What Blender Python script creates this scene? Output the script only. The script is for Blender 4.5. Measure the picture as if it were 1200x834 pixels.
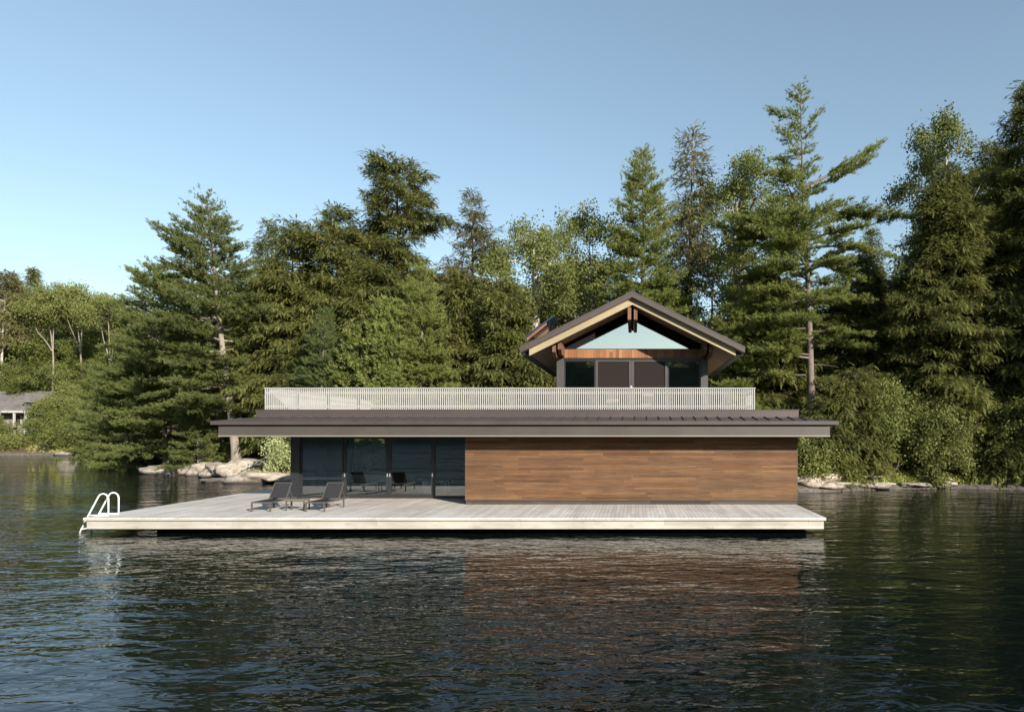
import bpy, bmesh, math, random
import numpy as np
from mathutils import Vector, Matrix
R = math.radians
S = bpy.context.scene
COL = S.collection
for o in list(bpy.data.objects):
    bpy.data.objects.remove(o)

# ------------------------------------------------------------------ camera
CZ = 3.48
cd = bpy.data.cameras.new('camera')
cam = bpy.data.objects.new('camera', cd)
COL.objects.link(cam)
cam.location = (0, 0, CZ)
cam.rotation_euler = (R(90), 0, 0)
cd.sensor_width = 36
cd.lens = 24
cd.sensor_fit = 'HORIZONTAL'
cd.shift_x = -0.12
cd.shift_y = 0.0745
cd.clip_start = 0.1
cd.clip_end = 3000
S.camera = cam

# ------------------------------------------------------------------ sky, sun, exposure
SUN_EL, SUN_AZ = 18.7, 141.0          # azimuth clockwise from +Y
W = bpy.data.worlds.new("World")
S.world = W
W.use_nodes = True
wn = W.node_tree.nodes
sky = wn.new('ShaderNodeTexSky')
sky.sky_type = 'NISHITA'
sky.sun_disc = False
sky.sun_elevation = R(SUN_EL)
sky.sun_rotation = R(SUN_AZ)
sky.air_density = 1.0
sky.dust_density = 0.5
sky.ozone_density = 1.0
sky.altitude = 300
hs = wn.new('ShaderNodeHueSaturation')
hs.inputs['Saturation'].default_value = 0.94
tn = wn.new('ShaderNodeMix')
tn.data_type = 'RGBA'
tn.blend_type = 'MULTIPLY'
tn.inputs[0].default_value = 1.0
tn.inputs[7].default_value = (0.92, 1.0, 0.985, 1)
gm = wn.new('ShaderNodeGamma')
gm.inputs['Gamma'].default_value = 0.82
W.node_tree.links.new(sky.outputs[0], gm.inputs['Color'])
W.node_tree.links.new(gm.outputs[0], hs.inputs['Color'])
W.node_tree.links.new(hs.outputs[0], tn.inputs[6])
W.node_tree.links.new(tn.outputs[2], wn['Background'].inputs[0])
wn['Background'].inputs[1].default_value = 0.106
sd = bpy.data.lights.new('sun', 'SUN')
sd.energy = 3.6
sd.angle = R(0.5)
sd.color = (1.0, 0.925, 0.83)
sun = bpy.data.objects.new('sun', sd)
COL.objects.link(sun)
sdir = Vector((math.sin(R(SUN_AZ)) * math.cos(R(SUN_EL)), math.cos(R(SUN_AZ)) * math.cos(R(SUN_EL)), math.sin(R(SUN_EL))))
sun.rotation_euler = sdir.to_track_quat('Z', 'Y').to_euler()
sun.location = (40, -50, 40)
vs = S.view_settings
vs.view_transform = 'Standard'
vs.look = 'None'
vs.exposure = 1.27
vs.gamma = 1.0
vs.use_curve_mapping = False
S.cycles.max_bounces = 8
S.cycles.transparent_max_bounces = 12
S.cycles.diffuse_bounces = 4
S.cycles.glossy_bounces = 4
S.cycles.caustics_reflective = False
S.cycles.caustics_refractive = False
S.cycles.sample_clamp_indirect = 6
S.cycles.sample_clamp_direct = 5
S.cycles.use_denoising = True
S.cycles.denoiser = 'OPENIMAGEDENOISE'
S.cycles.denoising_input_passes = 'RGB_ALBEDO_NORMAL'
S.cycles.denoising_prefilter = 'ACCURATE'


def PX(px, Y):
    return (px - 744.0) * Y / 800.0


def PZ(py, Y):
    return CZ + (507.0 - py) * Y / 800.0


# ------------------------------------------------------------------ materials
class NT:
    def __init__(s, name):
        s.m = bpy.data.materials.new(name)
        s.m.use_nodes = True
        s.t = s.m.node_tree
        s.n = s.t.nodes
        s.b = s.n['Principled BSDF']
        s.out = s.n['Material Output']

    def new(s, typ, **kw):
        n = s.n.new(typ)
        for k, v in kw.items():
            if k.startswith('i_'):
                key = k[2:]
                key = int(key) if key.isdigit() else key
                n.inputs[key].default_value = v
            else:
                setattr(n, k, v)
        return n

    def link(s, a, b):
        s.t.links.new(a, b)

    def math(s, op, a, b=None, c=None):
        n = s.n.new('ShaderNodeMath')
        n.operation = op
        for i, v in enumerate((a, b, c)):
            if v is None:
                continue
            if hasattr(v, 'is_output'):
                s.link(v, n.inputs[i])
            else:
                n.inputs[i].default_value = v
        return n.outputs[0]

    def coord(s, which='Object', scale=(1, 1, 1), rot=(0, 0, 0)):
        tc = s.n.new('ShaderNodeTexCoord')
        mp = s.n.new('ShaderNodeMapping')
        mp.inputs['Scale'].default_value = scale
        mp.inputs['Rotation'].default_value = rot
        s.link(tc.outputs[which], mp.inputs[0])
        return mp.outputs[0]

    def noise(s, vec, scale, detail=4, rough=0.55, dist=0.0):
        n = s.n.new('ShaderNodeTexNoise')
        n.inputs['Scale'].default_value = scale
        n.inputs['Detail'].default_value = detail
        n.inputs['Roughness'].default_value = rough
        n.inputs['Distortion'].default_value = dist
        s.link(vec, n.inputs['Vector'])
        return n.outputs['Fac']

    def ramp(s, fac, stops):
        n = s.n.new('ShaderNodeValToRGB')
        e = n.color_ramp.elements
        while len(e) < len(stops):
            e.new(0.5)
        for i, (p, c) in enumerate(stops):
            e[i].position = p
            e[i].color = (*c, 1) if len(c) == 3 else c
        s.link(fac, n.inputs[0])
        return n.outputs[0]

    def mix(s, fac, a, b, mode='MIX'):
        n = s.n.new('ShaderNodeMix')
        n.data_type = 'RGBA'
        n.blend_type = mode
        for sock, v in ((n.inputs[0], fac), (n.inputs[6], a), (n.inputs[7], b)):
            if hasattr(v, 'is_output'):
                s.link(v, sock)
            elif isinstance(v, (int, float)):
                sock.default_value = v
            else:
                sock.default_value = (*v, 1) if len(v) == 3 else v
        return n.outputs[2]

    def bump(s, h, strength=0.5, dist=0.02, normal=None):
        n = s.n.new('ShaderNodeBump')
        n.inputs['Strength'].default_value = strength
        n.inputs['Distance'].default_value = dist
        s.link(h, n.inputs['Height'])
        if normal is not None:
            s.link(normal, n.inputs['Normal'])
        return n.outputs[0]


def plain(name, col, rough=0.5, metal=0.0, var=0.25, nscale=6.0, bump=0.0, spec=0.5):
    t = NT(name)
    v = t.coord('Object')
    f = t.noise(v, nscale, 5, 0.6)
    lo = tuple(c * (1 - var) for c in col)
    hi = tuple(min(1, c * (1 + var)) for c in col)
    t.link(t.ramp(f, [(0.3, lo), (0.7, hi)]), t.b.inputs['Base Color'])
    t.b.inputs['Roughness'].default_value = rough
    t.b.inputs['Metallic'].default_value = metal
    t.b.inputs['Specular IOR Level'].default_value = spec
    if bump:
        t.link(t.bump(t.noise(v, nscale * 6, 4), bump, 0.01), t.b.inputs['Normal'])
    return t.m


def boards(name, cols, row_axis, len_axis, width, length, rough=0.75, grain=0.35, gap=0.03, seed=0.0, groove=True, patch=0.0, patchcol=(0.2, 0.15, 0.1)):
    """planked timber: rows along row_axis of given width, boards of random length along len_axis, colour per board and grain"""
    t = NT(name)
    tc = t.n.new('ShaderNodeTexCoord')
    sp = t.n.new('ShaderNodeSeparateXYZ')
    t.link(tc.outputs['Object'], sp.inputs[0])
    ra = sp.outputs[row_axis]
    la = sp.outputs[len_axis]
    rr = t.math('DIVIDE', ra, width)
    row = t.math('FLOOR', rr)
    wn1 = t.new('ShaderNodeTexWhiteNoise', noise_dimensions='1D')
    t.link(t.math('ADD', row, seed), wn1.inputs['W'])
    off = t.math('MULTIPLY', wn1.outputs['Value'], 7.3)
    ll = t.math('ADD', t.math('DIVIDE', la, length), off)
    col = t.math('FLOOR', ll)
    cv = t.new('ShaderNodeCombineXYZ')
    t.link(row, cv.inputs[0])
    t.link(col, cv.inputs[1])
    cv.inputs[2].default_value = seed
    wn2 = t.new('ShaderNodeTexWhiteNoise', noise_dimensions='3D')
    t.link(cv.outputs[0], wn2.inputs['Vector'])
    n = len(cols)
    base = t.ramp(wn2.outputs['Value'], [(i / max(1, n - 1), c) for i, c in enumerate(cols)])
    # grain
    gv = t.new('ShaderNodeCombineXYZ')
    t.link(t.math('MULTIPLY', ra, 38.0), gv.inputs[0])
    t.link(t.math('ADD', t.math('MULTIPLY', la, 1.1), t.math('MULTIPLY', wn2.outputs['Value'], 40.0)), gv.inputs[1])
    g = t.noise(gv.outputs[0], 1.0, 6, 0.65, 0.4)
    gr = t.ramp(g, [(0.25, (1 - grain,) * 3), (0.75, (1 + grain * 0.6,) * 3)])
    c = t.mix(1.0, base, gr, 'MULTIPLY')
    big = t.noise(tc.outputs['Object'], 0.55, 4, 0.6)
    c = t.mix(1.0, c, t.ramp(big, [(0.3, (0.82, 0.8, 0.78)), (0.7, (1.12, 1.1, 1.08))]), 'MULTIPLY')
    if patch:
        pn = t.noise(t.coord('Object', (1.2, 1.2, 5.0)), 1.6, 6, 0.7)
        c = t.mix(t.math('MULTIPLY', t.ramp(pn, [(0.55, (0, 0, 0)), (0.72, (1, 1, 1))]), patch), c, patchcol)
    fr = t.math('FRACT', rr)
    e1 = t.math('LESS_THAN', fr, gap)
    fl = t.math('FRACT', ll)
    e2 = t.math('LESS_THAN', fl, 0.006 / length)
    e = t.math('MAXIMUM', e1, e2)
    if groove:
        c = t.mix(t.math('MULTIPLY', e, 0.75), c, (0.02, 0.016, 0.013))
    t.link(c, t.b.inputs['Base Color'])
    t.b.inputs['Roughness'].default_value = rough
    t.b.inputs['Specular IOR Level'].default_value = 0.3
    h = t.math('SUBTRACT', t.math('MULTIPLY', g, 0.25), e)
    t.link(t.bump(h, 0.4, 0.006), t.b.inputs['Normal'])
    return t.m


def glass_mat(name, tint, refl, tr=0.75):
    t = NT(name)
    lw = t.new('ShaderNodeFresnel')
    lw.inputs['IOR'].default_value = 1.5
    tr_ = t.new('ShaderNodeBsdfTransparent')
    tr_.inputs[0].default_value = (*[x * tr for x in tint], 1)
    gl = t.new('ShaderNodeBsdfGlossy')
    gl.inputs['Roughness'].default_value = 0.0
    gl.inputs['Color'].default_value = (*tint, 1)
    wv = t.noise(t.coord('Object', (1, 1, 0.6)), 0.7, 2)
    t.link(t.bump(wv, 0.05, 0.02), gl.inputs['Normal'])
    mx = t.new('ShaderNodeMixShader')
    f = t.math('MINIMUM', t.math('ADD', lw.outputs[0], refl), 1.0)
    t.link(f, mx.inputs[0])
    t.link(tr_.outputs[0], mx.inputs[1])
    t.link(gl.outputs[0], mx.inputs[2])
    t.link(mx.outputs[0], t.out.inputs['Surface'])
    return t.m


def leaf_mat(name, a, b, tipc, trans=0.25, nscale=0.35, rough=0.6):
    t = NT(name)
    v = t.coord('Object')
    at = t.new('ShaderNodeAttribute', attribute_name='tint')
    nz = t.noise(v, nscale, 3, 0.6)
    oi = t.new('ShaderNodeObjectInfo')
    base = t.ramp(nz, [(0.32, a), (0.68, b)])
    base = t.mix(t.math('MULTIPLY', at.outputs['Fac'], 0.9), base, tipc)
    k = t.math('ADD', t.math('MULTIPLY', oi.outputs['Random'], 0.5), 2.3)
    cb = t.new('ShaderNodeCombineColor')
    for i, w_ in enumerate((1.03, 0.985, 0.85)):
        t.link(t.math('MULTIPLY', k, w_), cb.inputs[i])
    base = t.mix(1.0, base, cb.outputs[0], 'MULTIPLY')
    t.link(base, t.b.inputs['Base Color'])
    t.b.inputs['Roughness'].default_value = rough
    t.b.inputs['Specular IOR Level'].default_value = 0.25
    tl = t.new('ShaderNodeBsdfTranslucent')
    t.link(base, tl.inputs[0])
    mx = t.new('ShaderNodeMixShader')
    mx.inputs[0].default_value = trans
    t.link(t.b.outputs[0], mx.inputs[1])
    t.link(tl.outputs[0], mx.inputs[2])
    t.link(mx.outputs[0], t.out.inputs['Surface'])
    return t.m


def bark_mat(name, lo, hi, sc=1.0):
    t = NT(name)
    v = t.coord('Object', (6 * sc, 6 * sc, 1.3 * sc))
    n1 = t.noise(v, 2.0, 6, 0.7)
    n2 = t.noise(t.coord('Object'), 0.5, 3)
    c = t.ramp(n1, [(0.3, lo), (0.7, hi)])
    c = t.mix(1.0, c, t.ramp(n2, [(0.3, (0.75,) * 3), (0.7, (1.2,) * 3)]), 'MULTIPLY')
    t.link(c, t.b.inputs['Base Color'])
    t.b.inputs['Roughness'].default_value = 0.9
    t.link(t.bump(n1, 0.8, 0.05), t.b.inputs['Normal'])
    return t.m


M = {}
M['cedar'] = boards('cedar_cladding', [(0.092, 0.043, 0.019), (0.160, 0.083, 0.037), (0.110, 0.062, 0.033), (0.200, 0.108, 0.048), (0.140, 0.066, 0.028), (0.100, 0.058, 0.033), (0.180, 0.097, 0.045), (0.124, 0.057, 0.025)], 2, 0, 0.098, 2.6, grain=0.6, gap=0.05, seed=3.0, patch=0.7, patchcol=(0.085, 0.06, 0.045))
M['cedar_vert'] = boards('cedar_header', [(0.24, 0.105, 0.048), (0.34, 0.16, 0.075), (0.19, 0.085, 0.042), (0.40, 0.20, 0.095)], 0, 2, 0.14, 4.0, grain=0.35, gap=0.05, seed=8.0)
M['beam'] = boards('beam_timber', [(0.16, 0.088, 0.052), (0.21, 0.115, 0.07)], 0, 1, 0.3, 6.0, grain=0.35, gap=0.0, seed=5.0)
M['deck'] = boards('deck_boards', [(0.62, 0.585, 0.535), (0.69, 0.65, 0.60), (0.54, 0.51, 0.465), (0.65, 0.61, 0.56)], 0, 1, 0.14, 4.2, grain=0.22, gap=0.06, seed=1.0, patch=0.3, patchcol=(0.47, 0.44, 0.40))
M['deck_face'] = boards('deck_face_boards', [(0.40, 0.38, 0.33), (0.46, 0.44, 0.385), (0.37, 0.35, 0.30)], 2, 0, 0.30, 4.9, grain=0.25, gap=0.0, seed=2.0, patch=0.8, patchcol=(0.26, 0.225, 0.17))
M['soffit'] = boards('soffit_boards', [(0.50, 0.38, 0.24), (0.56, 0.43, 0.28), (0.46, 0.35, 0.22)], 1, 0, 0.11, 5.0, grain=0.25, gap=0.07, seed=4.0)
M['rake_board'] = boards('rake_board_pine', [(0.345, 0.285, 0.18), (0.37, 0.31, 0.195)], 2, 0, 3.0, 30.0, grain=0.15, gap=0.0, seed=6.0)
M['dark_metal'] = plain('dark_bronze_metal', (0.058, 0.045, 0.039), 0.6, 0.0, 0.12, 2.0)
M['roof_metal'] = plain('roof_metal', (0.054, 0.042, 0.037), 0.6, 0.0, 0.15, 1.2)
M['fascia'] = plain('fascia_bronze', (0.070, 0.061, 0.051), 0.5, 0.1, 0.12, 1.0)
M['fascia_trim'] = plain('fascia_trim', (0.22, 0.19, 0.16), 0.45, 0.1, 0.06, 1.0)
M['curb'] = plain('parapet_metal', (0.072, 0.057, 0.051), 0.45, 0.15, 0.12, 1.0)
M['black_frame'] = plain('black_frame', (0.022, 0.023, 0.026), 0.4, 0.0, 0.15, 3.0)
M['column'] = plain('column_steel', (0.012, 0.013, 0.016), 0.6, 0.0, 0.15, 2.0)
M['grey_post'] = plain('grey_post', (0.052, 0.047, 0.043), 0.6, 0.0, 0.12, 2.0)
M['gable_dark'] = plain('gable_dark_panel', (0.014, 0.012, 0.011), 0.9, 0.0, 0.2, 3.0, spec=0.1)
M['kick'] = boards('kick_board', [(0.06, 0.05, 0.043), (0.08, 0.068, 0.058), (0.045, 0.038, 0.034)], 2, 0, 1.0, 2.4, grain=0.5, gap=0.0, seed=9.0)
M['white_paint'] = plain('white_rail_paint', (0.37, 0.36, 0.335), 0.5, 0.0, 0.06, 4.0)
M['white_pvc'] = plain('white_ladder_tube', (0.82, 0.82, 0.80), 0.3, 0.0, 0.04, 4.0)
M['blind'] = plain('screen_blind', (0.021, 0.017, 0.015), 0.9, 0.0, 0.05, 40.0, spec=0.15)
M['chrome'] = plain('handle_metal', (0.75, 0.74, 0.72), 0.3, 0.8, 0.05, 4.0)
M['lounger_frame'] = plain('lounger_frame', (0.10, 0.088, 0.075), 0.45, 0.2, 0.1, 6.0)
M['sling'] = plain('dark_sling', (0.028, 0.027, 0.03), 0.8, 0.0, 0.15, 30.0, spec=0.2)
M['table_slats'] = plain('table_slats', (0.20, 0.175, 0.15), 0.5, 0.0, 0.1, 6.0)
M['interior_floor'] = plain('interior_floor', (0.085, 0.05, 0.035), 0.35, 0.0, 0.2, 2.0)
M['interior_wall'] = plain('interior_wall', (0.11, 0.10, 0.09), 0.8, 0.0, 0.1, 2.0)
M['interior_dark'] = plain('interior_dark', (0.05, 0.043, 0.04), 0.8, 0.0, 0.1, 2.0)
M['white_fabric'] = plain('white_fabric', (0.78, 0.76, 0.70), 0.9, 0.0, 0.05, 10.0)
M['beige_fabric'] = plain('beige_chair', (0.55, 0.49, 0.38), 0.8, 0.0, 0.1, 10.0)
M['pile'] = plain('dark_pile', (0.03, 0.027, 0.024), 0.8, 0.0, 0.3, 4.0)
M['terrace'] = plain('terrace_floor', (0.30, 0.27, 0.24), 0.8, 0.0, 0.12, 3.0)
M['shingle'] = boards('far_shingle', [(0.17, 0.155, 0.145), (0.21, 0.19, 0.18), (0.15, 0.14, 0.135)], 2, 0, 0.2, 0.6, grain=0.2, gap=0.1, seed=12.0)
M['far_wall'] = plain('far_wall', (0.22, 0.205, 0.18), 0.8, 0.0, 0.12, 1.0)
M['far_white'] = plain('far_white_trim', (0.42, 0.41, 0.37), 0.6, 0.0, 0.05, 2.0)
M['glass'] = glass_mat('lake_glass', (0.94, 0.96, 0.95), 0.15, 0.85)
M['gable_glass'] = glass_mat('gable_glass', (1.0, 0.97, 0.88), 0.55, 0.3)
M['panel_top'] = plain('panel_top', (0.02, 0.03, 0.05), 0.15, 0.0, 0.1, 2.0)

# rock
t = NT('lake_rock')
v = t.coord('Object')
n1 = t.noise(v, 1.3, 8, 0.65)
n2 = t.noise(v, 7.0, 6, 0.7)
c = t.ramp(n1, [(0.30, (0.15, 0.12, 0.095)), (0.45, (0.36, 0.315, 0.26)), (0.70, (0.50, 0.45, 0.38))])
c = t.mix(1.0, c, t.ramp(n2, [(0.3, (0.65, 0.63, 0.6)), (0.7, (1.1, 1.08, 1.05))]), 'MULTIPLY')
geo = t.new('ShaderNodeNewGeometry')
sp = t.new('ShaderNodeSeparateXYZ')
t.link(geo.outputs['Position'], sp.inputs[0])
wet = t.new('ShaderNodeMapRange', i_1=0.16, i_2=0.40, i_3=1.0, i_4=0.0)
t.link(t.math('ADD', sp.outputs[2], t.math('MULTIPLY', n2, 0.15)), wet.inputs[0])
c = t.mix(wet.outputs[0], c, (0.035, 0.028, 0.024))
t.link(c, t.b.inputs['Base Color'])
t.b.inputs['Roughness'].default_value = 0.85
t.link(t.bump(t.math('ADD', n1, t.math('MULTIPLY', n2, 0.4)), 0.7, 0.12), t.b.inputs['Normal'])
M['rock'] = t.m

# forest floor
t = NT('forest_floor')
v = t.coord('Object')
n1 = t.noise(v, 0.35, 6, 0.65)
n2 = t.noise(v, 3.0, 6, 0.7)
c = t.ramp(n1, [(0.3, (0.045, 0.05, 0.018)), (0.5, (0.095, 0.06, 0.035)), (0.7, (0.15, 0.085, 0.05))])
c = t.mix(1.0, c, t.ramp(n2, [(0.3, (0.6,) * 3), (0.7, (1.25,) * 3)]), 'MULTIPLY')
geo = t.new('ShaderNodeNewGeometry')
sp = t.new('ShaderNodeSeparateXYZ')
t.link(geo.outputs['Position'], sp.inputs[0])
wet = t.new('ShaderNodeMapRange', i_1=0.15, i_2=0.55, i_3=1.0, i_4=0.0)
t.link(sp.outputs[2], wet.inputs[0])
c = t.mix(wet.outputs[0], c, t.ramp(n2, [(0.3, (0.05, 0.042, 0.035)), (0.7, (0.22, 0.19, 0.16))]))
t.link(c, t.b.inputs['Base Color'])
t.b.inputs['Roughness'].default_value = 0.95
t.link(t.bump(n2, 0.8, 0.15), t.b.inputs['Normal'])
M['ground'] = t.m

# water
t = NT('lake_water')
t.b.inputs['Base Color'].default_value = (0.003, 0.006, 0.006, 1)
t.b.inputs['Roughness'].default_value = 0.02
t.b.inputs['IOR'].default_value = 1.333
va = t.coord('Object', (0.75, 1.7, 1), (0, 0, R(-12)))
vb = t.coord('Object', (1.0, 2.0, 1), (0, 0, R(14)))
vc = t.coord('Object', (0.7, 1.5, 1), (0, 0, R(-4)))
w1 = t.noise(va, 0.52, 2, 0.45, 0.4)
w2 = t.noise(vb, 2.1, 2, 0.5, 0.6)
w3 = t.noise(vc, 4.0, 1, 0.5, 0.4)
patchn = t.noise(t.coord('Object', (0.5, 1.2, 1), (0, 0, R(-8))), 0.10, 3, 0.5)
calm = t.ramp(patchn, [(0.35, (0.5,) * 3), (0.65, (1.3,) * 3)])
h = t.math('ADD', t.math('MULTIPLY', w1, 0.088), t.math('ADD', t.math('MULTIPLY', w2, 0.027), t.math('MULTIPLY', w3, 0.0055)))
tcw = t.n.new('ShaderNodeTexCoord')
spw = t.n.new('ShaderNodeSeparateXYZ')
t.link(tcw.outputs['Object'], spw.inputs[0])
wind = t.new('ShaderNodeMapRange', i_1=-38.0, i_2=-12.0, i_3=2.0, i_4=1.0)
wind.interpolation_type = 'SMOOTHSTEP'
t.link(spw.outputs[0], wind.inputs[0])
h = t.math('MULTIPLY', t.math('MULTIPLY', h, calm), wind.outputs[0])
t.link(t.bump(h, 1.0, 1.0), t.b.inputs['Normal'])
M['water'] = t.m

# opposite shore
t = NT('opposite_shore')
v = t.coord('Object')
t.link(t.ramp(t.noise(v, 0.15, 6, 0.7), [(0.3, (0.012, 0.018, 0.008)), (0.7, (0.05, 0.065, 0.028))]), t.b.inputs['Base Color'])
t.b.inputs['Roughness'].default_value = 1.0
M['opposite'] = t.m

# foliage and bark
M['pine_leaf'] = leaf_mat('white_pine_needles', (0.056, 0.074, 0.023), (0.088, 0.105, 0.030), (0.130, 0.138, 0.042), 0.42, 0.5)
M['pine_dark'] = leaf_mat('dark_pine_needles', (0.044, 0.058, 0.021), (0.070, 0.085, 0.029), (0.100, 0.110, 0.038), 0.42, 0.5)
M['pine_blue'] = leaf_mat('young_pine_needles', (0.038, 0.056, 0.022), (0.058, 0.078, 0.028), (0.084, 0.100, 0.036), 0.42, 0.5)
M['hemlock'] = leaf_mat('hemlock_sprays', (0.044, 0.056, 0.020), (0.078, 0.086, 0.028), (0.120, 0.118, 0.040), 0.42, 0.4)
M['hemlock_dry'] = leaf_mat('dry_hemlock_sprays', (0.062, 0.064, 0.030), (0.092, 0.088, 0.042), (0.13, 0.118, 0.06), 0.42, 0.4)
M['cedar_leaf'] = leaf_mat('cedar_sprays', (0.050, 0.065, 0.022), (0.076, 0.092, 0.028), (0.105, 0.118, 0.04), 0.42, 0.5)
M['oak_leaf'] = leaf_mat('broad_leaves', (0.045, 0.060, 0.018), (0.076, 0.090, 0.027), (0.112, 0.118, 0.040), 0.45, 0.35)
M['olive_leaf'] = leaf_mat('olive_leaves', (0.056, 0.070, 0.024), (0.086, 0.098, 0.032), (0.120, 0.125, 0.048), 0.45, 0.35)
M['bright_leaf'] = leaf_mat('bright_leaves', (0.085, 0.110, 0.040), (0.125, 0.145, 0.055), (0.26, 0.27, 0.20), 0.3, 0.6)
M['grass'] = leaf_mat('shore_grass', (0.10, 0.12, 0.035), (0.14, 0.16, 0.045), (0.18, 0.19, 0.06), 0.3, 1.0)
M['bark_pine'] = bark_mat('pine_bark', (0.085, 0.068, 0.055), (0.22, 0.18, 0.14))
M['bark_grey'] = bark_mat('grey_bark', (0.15, 0.125, 0.10), (0.34, 0.29, 0.235))
M['bark_dark'] = bark_mat('hemlock_bark', (0.05, 0.04, 0.032), (0.13, 0.10, 0.08))
M['bark_pale'] = bark_mat('pale_bark', (0.34, 0.30, 0.25), (0.58, 0.53, 0.46))


# ------------------------------------------------------------------ object helpers
def tag(o, label=None, cat=None, group=None, kind=None):
    if label:
        o['label'] = label
    if cat:
        o['category'] = cat
    if group:
        o['group'] = group
    if kind:
        o['kind'] = kind
    return o


def empty(name, loc=(0, 0, 0), rz=0.0):
    o = bpy.data.objects.new(name, None)
    o.empty_display_size = 0.3
    COL.objects.link(o)
    o.location = loc
    o.rotation_euler = (0, 0, rz)
    return o


def link_mesh(name, me, mat, parent=None, loc=None):
    o = bpy.data.objects.new(name, me)
    COL.objects.link(o)
    if mat is not None:
        me.materials.append(mat)
    if parent is not None:
        o.parent = parent
    if loc is not None:
        o.location = loc
    return o


class MB:
    def __init__(s):
        s.bm = bmesh.new()

    def box(s, x0, x1, y0, y1, z0, z1):
        b = s.bm
        vs_ = [b.verts.new(p) for p in ((x0, y0, z0), (x1, y0, z0), (x1, y1, z0), (x0, y1, z0), (x0, y0, z1), (x1, y0, z1), (x1, y1, z1), (x0, y1, z1))]
        for f in ((0, 3, 2, 1), (4, 5, 6, 7), (0, 1, 5, 4), (1, 2, 6, 5), (2, 3, 7, 6), (3, 0, 4, 7)):
            b.faces.new([vs_[i] for i in f])
        return s

    def poly_prism(s, pts, axis, a0, a1):
        """pts: 2D outline in the plane perpendicular to axis ('x': (y,z), 'y': (x,z), 'z': (x,y))"""
        def P(p, a):
            return {'x': (a, p[0], p[1]), 'y': (p[0], a, p[1]), 'z': (p[0], p[1], a)}[axis]
        A = [s.bm.verts.new(P(p, a0)) for p in pts]
        B = [s.bm.verts.new(P(p, a1)) for p in pts]
        n = len(pts)
        s.bm.faces.new(A)
        s.bm.faces.new(B[::-1])
        for i in range(n):
            s.bm.faces.new((A[i], B[i], B[(i + 1) % n], A[(i + 1) % n]))
        return s

    def bar(s, p, q, w, h, up=(0, 0, 1)):
        p, q, up = Vector(p), Vector(q), Vector(up)
        d = (q - p).normalized()
        sx = d.cross(up)
        if sx.length < 1e-4:
            sx = d.cross(Vector((1, 0, 0)))
        sx.normalize()
        sz = sx.cross(d)
        vs_ = []
        for e in (p, q):
            for a, b_ in ((-1, -1), (1, -1), (1, 1), (-1, 1)):
                vs_.append(s.bm.verts.new(e + sx * (a * w / 2) + sz * (b_ * h / 2)))
        for f in ((0, 1, 2, 3), (7, 6, 5, 4), (0, 4, 5, 1), (1, 5, 6, 2), (2, 6, 7, 3), (3, 7, 4, 0)):
            s.bm.faces.new([vs_[i] for i in f])
        return s

    def tube(s, pts, r, n=10):
        pts = [Vector(p) for p in pts]
        prev = None
        rings = []
        for i, p in enumerate(pts):
            d = (pts[min(i + 1, len(pts) - 1)] - pts[max(i - 1, 0)]).normalized()
            if prev is None:
                a = d.cross(Vector((0, 1, 0)))
                if a.length < 0.1:
                    a = d.cross(Vector((1, 0, 0)))
            else:
                a = prev - d * prev.dot(d)
            a.normalize()
            prev = a
            b_ = d.cross(a)
            rr = r[i] if isinstance(r, (list, tuple)) else r
            rings.append([s.bm.verts.new(p + (a * math.cos(2 * math.pi * k / n) + b_ * math.sin(2 * math.pi * k / n)) * rr) for k in range(n)])
        for A, B in zip(rings, rings[1:]):
            for k in range(n):
                s.bm.faces.new((A[k], A[(k + 1) % n], B[(k + 1) % n], B[k]))
        s.bm.faces.new(rings[0][::-1])
        s.bm.faces.new(rings[-1])
        return s

    def build(s, name, mat, parent=None, bevel=0.0, smooth=False):
        bmesh.ops.recalc_face_normals(s.bm, faces=s.bm.faces)
        me = bpy.data.meshes.new(name)
        s.bm.to_mesh(me)
        s.bm.free()
        if smooth:
            for p in me.polygons:
                p.use_smooth = True
        o = link_mesh(name, me, mat, parent)
        if bevel:
            m = o.modifiers.new('bevel', 'BEVEL')
            m.width = bevel
            m.segments = 2
            m.limit_method = 'ANGLE'
        return o


# ------------------------------------------------------------------ shoreline and terrain
SHORE = [(-260, 120), (-100, 104), (-74, 103), (-63, 101), (-55, 86), (-48, 68), (-42, 59), (-37, 56.5), (-31, 51), (-27, 47.6), (-23, 46.2), (-15, 44), (0, 42.5), (6, 40.2), (9.6, 39.6), (14.6, 41), (20, 42.6), (24, 42), (32, 38), (60, 30), (140, 20)]
_sx = np.array([p[0] for p in SHORE], float)
_sy = np.array([p[1] for p in SHORE], float)


def smoothnoise(x, y, s, seed=0):
    return (np.sin(x * 1.3 / s + seed) * np.cos(y * 1.7 / s + seed * 2) + np.sin((x + y) * 0.9 / s + seed * 3) * 0.6 + np.sin((x * 0.7 - y * 1.1) * 2.1 / s + seed) * 0.35) / 1.95


def ground_z(x, y):
    x = np.asarray(x, float)
    y = np.asarray(y, float)
    d = y - np.interp(x, _sx, _sy) - smoothnoise(x, y, 3.0, 1) * 0.5
    left = np.clip((-48 - x) / 16.0, 0, 1)
    slope = 0.13 + 0.20 * left
    z = np.where(d < 0, d * 0.35, 0.5 * (1 - np.exp(-np.clip(d, 0, None) / 1.3)) + slope * np.clip(d, 0, None))
    z = np.where(d > 0, np.minimum(z, (9 + 20 * left) + 0.02 * d), z)
    z = z + np.where(d > 0, smoothnoise(x, y, 4.0, 2) * 0.35 * np.clip(d / 4, 0, 1), 0)
    return np.clip(z, -2.5, None)


def gz(x, y):
    return float(ground_z(x, y))


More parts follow.
